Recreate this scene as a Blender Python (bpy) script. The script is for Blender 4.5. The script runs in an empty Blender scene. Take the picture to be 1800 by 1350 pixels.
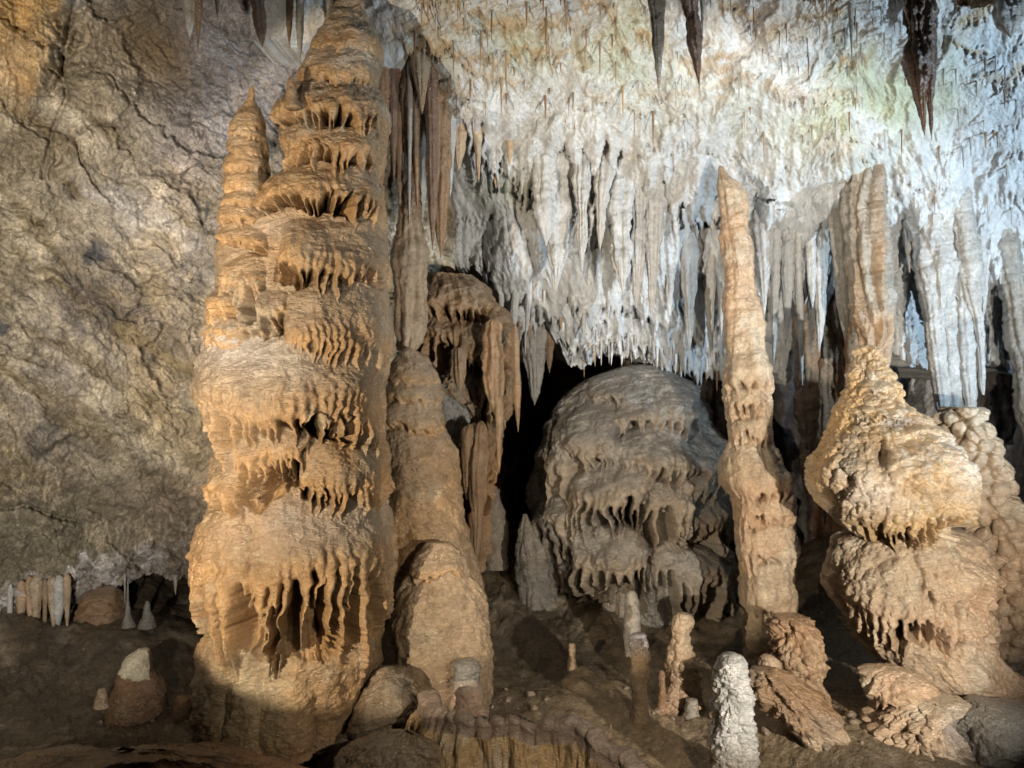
import bpy, math, random
import numpy as np
from mathutils import Vector, Euler

# ------------------------------------------------------------------ camera, world, lamps, exposure
S = bpy.context.scene
F = 1300.0            # focal length in photo pixels (1800 wide)
CZ = 3.6              # eye height above the cave floor
cd = bpy.data.cameras.new("camera"); cd.lens = 26.0; cd.sensor_width = 36.0
cd.clip_start = 0.05; cd.clip_end = 200
cam = bpy.data.objects.new("camera", cd); S.collection.objects.link(cam)
cam.location = (0, 0, CZ); cam.rotation_euler = (math.radians(90), 0, 0)
S.camera = cam
w = bpy.data.worlds.new("World"); S.world = w; w.use_nodes = True
w.node_tree.nodes["Background"].inputs[0].default_value = (1.0, 0.86, 0.70, 1)
w.node_tree.nodes["Background"].inputs[1].default_value = 0.008
S.view_settings.view_transform = 'Standard'; S.view_settings.look = 'None'
S.cycles.diffuse_bounces = 2
S.view_settings.exposure = 0.08; S.view_settings.gamma = 1.0

def spot(name, loc, target, power, color, size=75, blend=0.5, radius=0.06):
    l = bpy.data.lights.new(name, 'SPOT'); l.energy = power; l.color = color
    l.spot_size = math.radians(size); l.spot_blend = blend; l.shadow_soft_size = radius
    o = bpy.data.objects.new(name, l); S.collection.objects.link(o)
    o.location = loc
    o.rotation_euler = (Vector(target) - Vector(loc)).to_track_quat('-Z', 'Y').to_euler()
    return o
WARM = (1.0, 0.85, 0.64); NEUT = (1.0, 0.92, 0.80); COOL = (0.62, 0.82, 1.0)
# show-cave floodlights standing on ledges below and beside the picture; the last is an added foreground fill
spot('floodlight', (-3.9, 1.7, 2.5), (-1.45, 7.6, 3.6), 2150, WARM, 60, 0.12, 0.03)
spot('floodlight', (-2.0, 0.2, 2.9), (-6.8, 8.0, 4.5), 4100, NEUT, 76, 0.8, 0.08)
spot('floodlight', (3.9, 2.0, 2.4), (2.5, 9.4, 3.3), 2250, NEUT, 74, 0.4, 0.03)
spot('floodlight', (8.4, 4.6, 2.6), (3.6, 9.6, 7.2), 2550, COOL, 84, 0.7, 0.10)
spot('floodlight', (2.9, 4.2, 2.8), (0.6, 10.2, 6.4), 560, (1.0, 0.97, 0.92), 80, 0.7, 0.05)
spot('floodlight', (1.9, 1.6, 3.4), (0.2, 6.3, 0.8), 800, WARM, 52, 0.9, 0.04)  # fill lamp added to brighten the foreground and the rimstone dam

# ------------------------------------------------------------------ noise
_r = np.random.RandomState(7)
def _fft(beta, n=1024, seed=0):
    r = np.random.RandomState(seed)
    fx = np.fft.fftfreq(n)[:, None] * n; fy = np.fft.rfftfreq(n)[None, :] * n
    k = np.sqrt(fx * fx + fy * fy); k[0, 0] = 1e9
    amp = k ** (-beta); amp[k < 6] *= (k[k < 6] / 6) ** 2
    ph = r.rand(*k.shape) * 2 * math.pi
    a = np.fft.irfft2(amp * np.exp(1j * ph), s=(n, n)); return ((a - a.mean()) / a.std()).astype(np.float32)
TX = [_fft(1.9, seed=1), _fft(1.5, seed=2), _fft(2.4, seed=3), _fft(1.9, seed=4), _fft(1.2, seed=5)]
def tex(i, x, y):
    """fractal noise, features about 1/10 of a unit to 1 unit; value about -2..2"""
    t = TX[i]; n = 1024
    u = np.asarray(x) * 100.0; v = np.asarray(y) * 100.0
    u0 = np.floor(u); v0 = np.floor(v); fu = u - u0; fv = v - v0
    a = u0.astype(np.int64) % n; b = v0.astype(np.int64) % n; a1 = (a + 1) % n; b1 = (b + 1) % n
    return (t[b, a] * (1 - fu) + t[b, a1] * fu) * (1 - fv) + (t[b1, a] * (1 - fu) + t[b1, a1] * fu) * fv
_h = np.random.RandomState(3).rand(256, 256, 2)
def voro(x, y, jit=0.9):
    cx = np.floor(x).astype(np.int64); cy = np.floor(y).astype(np.int64)
    f1 = np.full(np.shape(x), 9.0); f2 = f1.copy(); idv = np.zeros(np.shape(x))
    for i in (-1, 0, 1):
        for j in (-1, 0, 1):
            h = _h[(cx + i) % 256, (cy + j) % 256]
            px = cx + i + 0.5 + (h[..., 0] - 0.5) * jit; py = cy + j + 0.5 + (h[..., 1] - 0.5) * jit
            d = np.sqrt((x - px) ** 2 + (y - py) ** 2)
            c = d < f1
            f2 = np.where(c, f1, np.minimum(f2, d)); idv = np.where(c, h[..., 0], idv); f1 = np.where(c, d, f1)
    return f1, f2, idv
def sm(t): t = np.clip(t, 0, 1); return t * t * (3 - 2 * t)
def ip(pts, x):
    if np.ndim(pts) == 0: return np.full(np.shape(x), float(pts))
    p = np.array(pts, float); return np.interp(x, p[:, 0], p[:, 1])
def lerp(a, b, t): return a + (b - a) * t

# ------------------------------------------------------------------ materials
def rock_mat(name, stretch=(1, 1, 2.6), *a_, **k_):
    return _rock_mat(name, stretch, *a_, **k_)
def _rock_mat(name, stretch, rough=(0.3, 0.75), bump=1.0, scale=1.0, ripple=0.5, spec=0.5, fine=0.15, coat=0.0):
    m = bpy.data.materials.new(name); m.use_nodes = True
    n = m.node_tree.nodes; l = m.node_tree.links; b = n["Principled BSDF"]
    g = n.new('ShaderNodeNewGeometry'); at = n.new('ShaderNodeAttribute'); at.attribute_name = 'Col'
    def noise(sc, det, ro=0.6, vec=None):
        t = n.new('ShaderNodeTexNoise'); t.inputs['Scale'].default_value = sc * scale
        t.inputs['Detail'].default_value = det; t.inputs['Roughness'].default_value = ro
        l.new(vec or g.outputs['Position'], t.inputs['Vector']); return t
    def ramp(src, lo, hi, a, c):
        r = n.new('ShaderNodeMapRange'); l.new(src, r.inputs[0])
        for i, v in enumerate((lo, hi, a, c)): r.inputs[i + 1].default_value = v
        return r.outputs[0]
    mp = n.new('ShaderNodeMapping'); mp.inputs['Scale'].default_value = stretch
    l.new(g.outputs['Position'], mp.inputs['Vector'])
    fn = noise(22, 6, 0.65); mn = noise(5, 5, 0.6)
    v1 = ramp(fn.outputs['Fac'], 0.3, 0.7, 1 - fine, 1 + fine)
    v2 = ramp(mn.outputs['Fac'], 0.3, 0.7, 1 - fine, 1 + fine)
    mu = n.new('ShaderNodeMath'); mu.operation = 'MULTIPLY'; l.new(v1, mu.inputs[0]); l.new(v2, mu.inputs[1])
    vm = n.new('ShaderNodeVectorMath'); vm.operation = 'SCALE'
    l.new(at.outputs['Color'], vm.inputs[0]); l.new(mu.outputs[0], vm.inputs['Scale'])
    l.new(vm.outputs[0], b.inputs['Base Color'])
    rn = noise(9, 4)
    l.new(ramp(rn.outputs['Fac'], 0.35, 0.65, rough[0], rough[1]), b.inputs['Roughness'])
    b.inputs['Specular IOR Level'].default_value = spec
    rp = noise(26, 4, 0.6, mp.outputs[0]); rp.inputs['Distortion'].default_value = 0.6
    b1 = n.new('ShaderNodeBump'); b1.inputs['Strength'].default_value = ripple; b1.inputs['Distance'].default_value = 0.03
    l.new(rp.outputs['Fac'], b1.inputs['Height'])
    gr = noise(90, 3, 0.6)
    b2 = n.new('ShaderNodeBump'); b2.inputs['Strength'].default_value = 0.35 * bump; b2.inputs['Distance'].default_value = 0.014
    l.new(gr.outputs['Fac'], b2.inputs['Height']); l.new(b1.outputs[0], b2.inputs['Normal'])
    l.new(b2.outputs[0], b.inputs['Normal'])
    b.inputs['Coat Weight'].default_value = coat; b.inputs['Coat Roughness'].default_value = 0.23; b.inputs['Coat IOR'].default_value = 1.5
    l.new(b1.outputs[0], b.inputs['Coat Normal'])
    return m
M_FLOW = rock_mat('wet_flowstone', (1, 1, 2.6), (0.16, 0.55), 2.2, 1.0, 0.95, 0.6, 0.20, 1.0)
M_WHITE = rock_mat('white_calcite', (1.7, 1.7, 0.75), (0.4, 0.8), 1.8, 1.0, 0.9, 0.4, 0.14)
M_ROCK = rock_mat('limestone', (1.3, 1.3, 1.6), (0.4, 0.85), 2.2, 0.9, 1.0, 0.35, 0.32)
M_FLOOR = rock_mat('wet_floor', (1, 1, 2.6), (0.15, 0.6), 2.2, 0.9, 1.0, 0.5, 0.3, 0.7)

# ------------------------------------------------------------------ object helpers
def empty(name, loc=(0, 0, 0)):
    o = bpy.data.objects.new(name, None); S.collection.objects.link(o); o.location = loc; o.empty_display_size = 0.2; return o
def tag(o, label, cat, group=None, kind=None):
    if label: o['label'] = label
    if cat: o['category'] = cat
    if group: o['group'] = group
    if kind: o['kind'] = kind
    return o
def mesh_obj(name, co, faces, col, mat, parent=None, origin=(0, 0, 0)):
    me = bpy.data.meshes.new(name); co = np.asarray(co, np.float32) - np.asarray(origin, np.float32)
    faces = np.asarray(faces, np.int32); nf = len(faces)
    me.vertices.add(len(co)); me.vertices.foreach_set('co', co.ravel())
    me.loops.add(nf * 4); me.loops.foreach_set('vertex_index', faces.ravel())
    me.polygons.add(nf); me.polygons.foreach_set('loop_start', np.arange(0, nf * 4, 4, dtype=np.int32))
    me.update(calc_edges=True); me.validate()
    a = me.attributes.new('Col', 'FLOAT_COLOR', 'POINT')
    c4 = np.ones((len(co), 4), np.float32); c4[:, :3] = np.clip(col, 0.003, 0.9)
    if len(me.vertices) == len(co): a.data.foreach_set('color', c4.ravel())
    me.materials.append(mat)
    o = bpy.data.objects.new(name, me); S.collection.objects.link(o)
    if parent: o.parent = parent
    else: o.location = origin
    return o
def grid_faces(nr, nc, wrap=False):
    r = np.arange(nr - 1)[:, None]; c = np.arange(nc if wrap else nc - 1)[None, :]
    c1 = (c + 1) % nc
    f = np.stack([r * nc + c + 0 * c1, (r + 1) * nc + c + 0 * c1, (r + 1) * nc + c1, r * nc + c1], -1)
    return f.reshape(-1, 4)
def project(P):
    return 900 + F * P[..., 0] / P[..., 1], 675 + F * (CZ - P[..., 2]) / P[..., 1]
def at(x, y, D): return np.array([(x - 900) / F * D, D, CZ - (y - 675) / F * D])

# ------------------------------------------------------------------ relief of draperies
# tier: dict(x=(x0,x1), top, rim, amp, s, L, gap)   all in photo pixels
def T(x0, x1, top, rim, amp=22, s=14, L=30, gap=14, wob=4, **k):
    return dict(x=(x0, x1), top=top, rim=rim, amp=amp, s=s, L=L, gap=gap, wob=wob, **k)
def relief(X, Y, tiers, seed=0):
    H = np.zeros(X.shape); G = np.zeros(X.shape); C = np.full(X.shape, -99.0); ID = np.full(X.shape, -1); RIM = np.zeros(X.shape)
    for k, t in enumerate(tiers):
        rng = np.random.RandomState(seed * 97 + k)
        x0, x1 = t['x']; w_ = x1 - x0
        Lmax = np.max(np.array(t['L'])[..., -1]) if np.ndim(t['L']) else t['L']
        tp = np.min(np.array(t['top'])[..., -1]) if np.ndim(t['top']) else t['top']
        rm = np.max(np.array(t['rim'])[..., -1]) if np.ndim(t['rim']) else t['rim']
        m = (X > x0 - 3) & (X < x1 + 3) & (Y > tp - 40) & (Y < rm + Lmax * 1.4 + 12)
        if not m.any(): continue
        x = X[m]; y = Y[m]
        x = x + 2.5 * tex(0, x / 90 + k, y / 50)
        u = np.clip((x - x0) / w_ * 2 - 1, -1, 1)
        e = np.sqrt(np.clip(1 - np.abs(u) ** 3.5, 0, 1))
        nz = tex(2, x / 60 + k * 1.7, k * 0.37 + 0 * x)
        nb = tex(3, x / 30 + k * 0.7, k * 0.61 + 0 * x)
        top = ip(t['top'], x) + (1 - e) * 0.45 * (ip(t['rim'], x) - ip(t['top'], x)) + 5 * nz
        rim = ip(t['rim'], x) - (1 - e) * 10 + t['wob'] * nb
        rim = np.maximum(rim, top + 6)
        tt = (y - top) / (rim - top)
        L = np.maximum(ip(t['L'], x), 1.0)
        amp = t['amp'] * e
        f = np.sin(np.pi / 2 * np.clip(tt, 0, 1)) ** 0.85
        lobes = 0.11 * tex(0, x / 75 + k, y / 110)
        cap = amp * (f + lobes * f)
        end = np.clip((1.0 - tt) * (rim - top) / (0.35 * t['amp'] + 1e-6), 0, 1)
        cap = cap - amp * 0.35 * (1 - np.sqrt(1 - (1 - end) ** 2))
        capv = np.where((tt >= 0) & (tt <= 1), cap, -99)
        # drips
        s = t['s']; n = max(1, int(w_ / s))
        xs = x0 + (np.arange(n) + 0.5 + rng.uniform(-0.34, 0.34, n)) * w_ / n
        dr = np.full(x.shape, -99.0); fl = np.full(x.shape, 0.0)
        for xi in xs:
            Li = float(ip(t['L'], xi)) * rng.uniform(0.15, 1.35) ** 0.9; wi = s * rng.uniform(0.42, 0.72)
            tpx = rng.uniform(1.1, 1.7) * max(1.0, s / 11.0); lean = rng.uniform(-0.12, 0.12)
            q = np.abs(x - xi) < s * 1.4
            if not q.any(): continue
            yy = y[q] - rim[q]; v = yy / Li
            cx = xi + lean * yy * (yy > 0) + 1.6 * tex(0, yy / 45 + xi, xi * 0.13 + 0 * yy)
            vv = np.clip(v, 0, 1)
            ww = wi * (1 - vv) ** 3.0 + tpx * (1 - vv ** 4) + 0.2
            dx = (x[q] - cx) / ww
            rr = amp[q] * (1.0 - 0.30 * vv) * (np.sqrt(np.clip(1 - dx * dx, 0, 1)) * 0.5 + 0.5) - 0.35 * t['amp'] * 0
            rr = np.where((np.abs(dx) < 1) & (v > -0.1) & (v < 1), rr, -99)
            dr[q] = np.maximum(dr[q], rr)
            fl[q] = np.maximum(fl[q], np.exp(-((x[q] - cx) / (s * 0.33)) ** 2))
        capv = np.where(capv > -50, capv + amp * 0.16 * (fl - 0.5) * sm((tt - 0.45) / 0.5), capv)
        gp = -t['gap'] * 2.6 * e * np.clip(1 - (y - rim) / (L * 0.9), 0, 1) ** 0.4 * (0.55 + 0.45 * np.clip(tex(0, x / 70 + 3 * k, k + 0 * x) + 0.6, 0, 1.2)) * (y > rim) * (y < rim + L)
        G[m] = np.minimum(G[m], gp)
        both = np.maximum(capv, dr)
        Cm = C[m]; better = both > Cm
        Cm = np.where(better, both, Cm); C[m] = Cm
        im = ID[m]; im = np.where(better & (both > -50), k, im); ID[m] = im
        rmv = RIM[m]; RIM[m] = np.where(better & (both > -50), np.where(tt > 1, 1.0, sm((tt - 0.55) / 0.45)), rmv)
    H = np.where(C > -50, np.maximum(C, G), G); RIM = np.where((G < -1) & (C < -50), 1.0, RIM)
    return H, ID, RIM

PAL = {  # cap colour, rim colour, stain, bright
 'orange': [(0.285, 0.20, 0.118), (0.40, 0.235, 0.10), (0.16, 0.112, 0.072), (0.42, 0.335, 0.22)],
 'brown':  [(0.23, 0.145, 0.078), (0.31, 0.165, 0.07), (0.12, 0.082, 0.052), (0.33, 0.245, 0.155)],
 'dkbrown': [(0.17, 0.095, 0.055), (0.21, 0.115, 0.06), (0.10, 0.062, 0.042), (0.25, 0.165, 0.11)],
 'cream':  [(0.46, 0.345, 0.225), (0.50, 0.33, 0.20), (0.33, 0.225, 0.14), (0.60, 0.51, 0.375)],
 'gold':   [(0.44, 0.30, 0.15), (0.52, 0.33, 0.145), (0.26, 0.18, 0.11), (0.62, 0.54, 0.41)],
 'white':  [(0.48, 0.48, 0.47), (0.46, 0.44, 0.405), (0.40, 0.385, 0.36), (0.65, 0.65, 0.64)],
 'grey':   [(0.35, 0.325, 0.285), (0.37, 0.32, 0.25), (0.21, 0.195, 0.175), (0.48, 0.455, 0.415)],
 'mound':  [(0.185, 0.165, 0.14), (0.30, 0.235, 0.165), (0.09, 0.085, 0.08), (0.40, 0.365, 0.31)],
 'floor':  [(0.105, 0.08, 0.052), (0.13, 0.092, 0.05), (0.045, 0.036, 0.027), (0.20, 0.16, 0.11)],
}
def colour(pal, X, Y, rim=None, seed=0):
    a, b, c, d = [np.array(q) for q in PAL[pal]]
    X = X + seed * 173.0
    n1 = tex(2, X / 260, Y / 260)[..., None]; n2 = tex(0, X / 90 + 5, Y / 140)[..., None]; n3 = tex(1, X / 40, Y / 50 + 3)[..., None]
    r = (np.zeros(X.shape) if rim is None else rim)[..., None]
    o = lerp(a, b, np.clip(0.25 + 0.35 * n1 + 0.75 * r, 0, 1))
    o = lerp(o, c, np.clip(0.32 * n2 - 0.05 - 0.15 * r, 0, 0.8))
    o = lerp(o, d, np.clip(0.22 * n3 + 0.22 * n2 - 0.1, 0, 0.7))
    return o

# ------------------------------------------------------------------ column / stalactite / stalagmite builder
def body(outline, Df, tiers=(), seed=0, step=2.0, depth=1.0, flute=0.0, flutes=9, lump=3.0, ripple=1.6, pop=0.0, pops=14,
         tipr=True, nth=None, lo=0, cut=0.8, root=0.0, dents=()):
    """outline rows (y, xl, xr) in photo px; Df depth of the front face. -> P, Xp, Yp, ID, RIM"""
    o = np.array(outline, float); ys = np.arange(o[0, 0], o[-1, 0] + step * 0.5, step); n = len(ys)
    xl = np.interp(ys, o[:, 0], o[:, 1]); xr = np.interp(ys, o[:, 0], o[:, 2])
    ksz = max(3, int(14 / step)) | 1
    if n > ksz * 2 and (o[-1, 0] - o[0, 0]) > 60:
        ker = np.hanning(ksz + 2)[1:-1]; ker /= ker.sum()
        pad = ksz // 2
        sml = lambda v: np.convolve(np.pad(v, pad, mode='reflect', reflect_type='odd'), ker, 'valid')
        xl, xr = sml(xl), sml(xr)
    hw = np.maximum((xr - xl) / 2, 0.6); xc = (xl + xr) / 2
    Rmax = hw.max() / F * Df
    Dc = Df + Rmax * depth
    a = 1.0
    R = hw / F * (Df + 0.85 * Rmax * depth)
    amax = max([t['amp'] for t in tiers]) if len(tiers) else 0
    R = np.maximum(R - amax * 0.22 / F * Df * (R / R.max()), R * 0.6)
    xw = (xc - 900) / F * (Df + 0.7 * Rmax * depth)
    zz = CZ - (ys - 675) / F * (Df + cut * (Rmax - R) * depth)
    if nth is None:
        nf = int(max(14, hw.max() * math.pi / step)); nb = int(max(8, nf * 0.4))
    else: nf, nb = nth, nth // 2
    th = np.concatenate([np.linspace(-math.pi / 2, math.pi / 2, nf, endpoint=False), np.linspace(math.pi / 2, 1.5 * math.pi, nb, endpoint=False)])
    TH, _ = np.meshgrid(th, ys)
    Rg = R[:, None]
    base = np.stack([xw[:, None] + Rg * np.sin(TH), Dc - Rg * depth * np.cos(TH), zz[:, None] + 0 * TH], -1)
    frontY = Dc - Rg * depth * np.abs(np.cos(TH))
    Xp = 900 + F * base[..., 0] / frontY; Yp = 675 + F * (CZ - base[..., 2]) / frontY
    A = xc[:, None] + hw[:, None] * np.where(TH > math.pi / 2, math.pi - TH, TH)
    H, ID, RIM = relief(Xp, Yp, tiers, seed) if len(tiers) else (np.zeros(TH.shape), np.full(TH.shape, -1), np.zeros(TH.shape))
    so = seed * 3.7
    if len(tiers):
        for _k in range(1):
            H = (H + 0.5 * (np.roll(H, 1, 1) + np.roll(H, -1, 1))) / 2
            H[1:-1] = (H[1:-1] * 2 + H[:-2] + H[2:]) / 4
        H = np.maximum(H, -0.62 * hw[:, None]); H = H * (1 - 0.82 * np.abs(np.sin(TH)) ** 6)
    cthx = np.cos(TH) * hw[:, None]; sthx = np.sin(TH) * hw[:, None]
    # seamless noise round the column
    N = lambda i, sx, sy, k=0: 0.5 * (tex(i, (sthx + so * 9) / sx + k, (Yp + 0.3 * cthx) / sy) + tex(i, (cthx + 31) / sx + k + so, (Yp) / sy + 0.37 * sthx / sx)) * 1.4
    capw = 1 - RIM
    H = H + lump * N(0, 80, 100)
    if ripple:
        f1, f2, _v = voro((A + 6 * N(0, 40, 40)) / 11.0 + so, (Yp + 5 * N(0, 45, 60, 9)) / 6.2)
        H = H + ripple * (1.0 * (0.55 - f1) + 0.45 * N(2, 26, 12, 2)) * (0.06 + 0.94 * capw)
        f1, f2, _v = voro((A + 9 * N(3, 70, 60)) / 30.0 + so, (Yp + 5 * N(3, 60, 60, 4)) / 17.0)
        H = H + 0.9 * ripple * (0.55 - f1) * (0.02 + 0.98 * capw)
    if flute:
        ph = TH * flutes + 1.3 * N(2, 90, 260, 5)
        H = H + flute * (np.abs(np.sin(ph)) ** 0.7 - 0.6) + 0.35 * flute * N(0, 14, 160, 3)
    if pop:
        f1, f2, _v = voro(A / pops + so + 0.12 * tex(0, A / 40, Yp / 40), Yp / pops * 1.05)
        H = H + 1.5 * pop * (np.sqrt(np.clip(1 - (f1 / 0.66) ** 2, 0, 1)) - 0.5) - 0.5 * pop * np.clip(0.12 - (f2 - f1), 0, 0.12) / 0.12
        f1, f2, _v = voro(A / pops * 2.1 + so + 3, Yp / pops * 2.0)
        H = H + 0.22 * pop * (1 - f1 * 1.2)
    for dx, dy, dsx, dsy, da in dents: H = H - da * np.exp(-((Xp - dx) / dsx) ** 2 - ((Yp - dy) / dsy) ** 2)
    fade = np.clip(hw / 16.0, 0.10, 1.0)[:, None]
    Hm = H * fade / F * Df
    P = base.copy()
    P[..., 0] += Hm * np.sin(TH); P[..., 1] -= Hm * np.cos(TH)
    if root:
        t = (ys - ys[0]) / (ys[-1] - ys[0]); rb = np.clip(1 - t / 0.16, 0, 1) ** 1.6 * root
        P[..., 1] += rb[:, None] * (1 + 0.25 * np.sin(TH * 3 + so)); 
    return P, Xp, Yp, ID, RIM

def tidy(g):
    """every id one connected patch; stray islands join the patch they touch"""
    h, w_ = g.shape; G = g.tolist(); comp = [[-1] * w_ for _ in range(h)]; ids = []; size = []; adj = []
    for r in range(h):
        for c in range(w_):
            if comp[r][c] >= 0: continue
            k = len(ids); v = G[r][c]; ids.append(v); st = [(r, c)]; comp[r][c] = k; n = 0; nb = set()
            while st:
                a, b = st.pop(); n += 1
                for a2, b2 in ((a + 1, b), (a - 1, b), (a, (b + 1) % w_), (a, (b - 1) % w_)):
                    if 0 <= a2 < h:
                        if G[a2][b2] == v:
                            if comp[a2][b2] < 0: comp[a2][b2] = k; st.append((a2, b2))
                        elif comp[a2][b2] >= 0: nb.add(comp[a2][b2])
            size.append(n); adj.append(nb)
    for k, nb in enumerate(adj):
        for m in list(nb): adj[m].add(k)
    best = {}
    for k, v in enumerate(ids):
        if size[k] >= 60 and (v not in best or size[k] > size[best[v]]): best[v] = k
    out = {k: ids[k] for k in best.values()}; todo = list(out)
    while todo:
        nx = []
        for k in sorted(todo, key=lambda q: (ids[q] < 0, -size[q])):
            for m in adj[k]:
                if m not in out: out[m] = out[k]; nx.append(m)
        todo = nx
    lut = np.array([out.get(k, -1) for k in range(len(ids))]); return lut[np.array(comp)]

def add_body(name, outline, Df, pal, label=None, cat=None, group=None, parent=None, tiers=(), seed=0, mat=None,
             part_name='drapery', body_name='trunk', split=False, tint=None, origin=None, **k):
    P, Xp, Yp, ID, RIM = body(outline, Df, tiers, seed, **k)
    nr, nc = P.shape[:2]
    # close both ends
    P0 = P.reshape(-1, 3)
    col = colour(pal, Xp, Yp, RIM, seed)
    if tint is not None: col = tint(col, Xp, Yp, RIM)
    top_c = P[0].mean(0); bot_c = P[-1].mean(0)
    P = np.concatenate([np.broadcast_to(top_c, (1, nc, 3)), P, np.broadcast_to(bot_c, (1, nc, 3))], 0)
    col = np.concatenate([col[:1], col, col[-1:]], 0)
    IDg = np.concatenate([ID[:1], ID, ID[-1:]], 0)
    nr += 2
    fc = grid_faces(nr, nc, True)
    co = P.reshape(-1, 3); cl = col.reshape(-1, 3)
    mat = mat or M_FLOW
    org = np.array([bot_c[0], bot_c[1], min(P[..., 2].min(), 99)]) if origin is None else np.array(origin)
    if not split:
        o = mesh_obj(name, co, fc, cl, mat, parent, (0, 0, 0) if parent else org)
        if parent:
            o.location = parent.matrix_world.inverted() @ Vector((0, 0, 0)) if False else (-parent.location[0], -parent.location[1], -parent.location[2])
        else: tag(o, label, cat, group)
        return o
    root = parent or tag(empty(name, org), label, cat, group)
    rl = np.array(root.location)
    fid = IDg.reshape(-1)[fc].max(1)
    fid = tidy(fid.reshape(nr - 1, nc)).reshape(-1)
    for i in sorted(set(fid.tolist())):
        ff = fc[fid == i]
        u, inv = np.unique(ff, return_inverse=True)
        mesh_obj(body_name if i < 0 else part_name, co[u] - rl, inv.reshape(-1, 4), cl[u], mat, root)
    return root

def stal_outline(y0, y1, w, x, xt=None, p=0.75, blunt=0.06, wt=0.0, flare=0.5):
    """stalactite hanging from (x,y0), width w, to tip (xt,y1)"""
    xt = x if xt is None else xt
    out = []
    for t in [0, 0.025, 0.05] + list(np.linspace(0.08, 1, 14)):
        ww = (w * ((1 - wt) * (1 - t) ** p + wt * (1 - t ** 6)) + w * blunt * (1 - t)) * (1 + flare * math.exp(-t / 0.035) if flare >= 0 else 0.15 + 0.85 * math.sqrt(min(1, t / 0.14)))
        xx = x + (xt - x) * t; out.append((y0 + (y1 - y0) * t, xx - ww / 2, xx + ww / 2))
    return out

def stalactite(x, y0, y1, w, D, pal, label, group=None, xt=None, p=0.75, wt=0.1, seed=0, flute=None, mat=None, name='stalactite', cat='stalactite', flare=0.5, **k):
    L = y1 - y0
    st = 2.4 if L < 400 else 3
    return add_body(name, stal_outline(y0, y1, w, x, xt, p, wt=wt, flare=flare), D, pal, label, cat, group, seed=seed,
                    step=st, flute=(w * 0.07 if flute is None else flute), flutes=random.Random(seed).choice([3, 4, 5]),
                    lump=k.pop('lump', w * 0.04), root=k.pop('root', 0.0), ripple=k.pop('ripple', 1.0) * 0.7, mat=mat, **k)

# ================================================================== THE CAVE ITSELF
def sheet(name, x0, x1, y0, y1, step, Dfun, Hfun, colfun, mat, lip=None, back=0):
    xs = np.arange(x0, x1 + step, step)
    if lip is None:
        ys = np.arange(y0, y1 + step, step); X, Y = np.meshgrid(xs, ys); D = Dfun(X, Y)
    else:
        lp = lip(xs); n = int((lp.max() - y0) / step) + 1
        v = np.linspace(0, 1, n)[:, None]; Y = y0 + (lp[None, :] - y0) * v; X = xs[None, :] + 0 * Y; D = Dfun(X, Y)
    H = Hfun(X, Y); col = colfun(X, Y, H)
    D2 = D - H * D / F
    if lip is not None and back:
        nb = 26; t = np.linspace(0, 1, nb + 1)[1:, None]
        Yb = Y[-1:] - 26 * np.sin(t * math.pi / 2) * 0.6 + 5 * tex(0, X[-1:] / 60, t * 2 + 0 * X[-1:])*t
        Db = D2[-1:] + back * t ** 1.3 + 0.05 * tex(1, X[-1:] / 50, t * 3 + 0 * X[-1:]) * np.minimum(1, t * 5)
        Yb = 675 + (Yb - 675) * D2[-1:] / Db * 1.0
        Xb = 900 + (X[-1:] - 900) * D2[-1:] / Db
        X = np.concatenate([X, Xb + 0 * Yb]); Y = np.concatenate([Y, Yb]); D2 = np.concatenate([D2, Db]); col = np.concatenate([col, np.repeat(col[-1:], nb, 0)])
    P = np.stack([(X - 900) / F * D2, D2, CZ - (Y - 675) / F * D2], -1)
    o = mesh_obj(name, P.reshape(-1, 3), grid_faces(*X.shape), col.reshape(-1, 3), mat)
    o['kind'] = 'structure'; return o

def gauss(X, Y, cx, cy, sx, sy, rot=0):
    c, s_ = math.cos(rot), math.sin(rot); dx = X - cx; dy = Y - cy
    u = (dx * c + dy * s_) / sx; v = (-dx * s_ + dy * c) / sy
    return np.exp(-(u * u + v * v))

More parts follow.
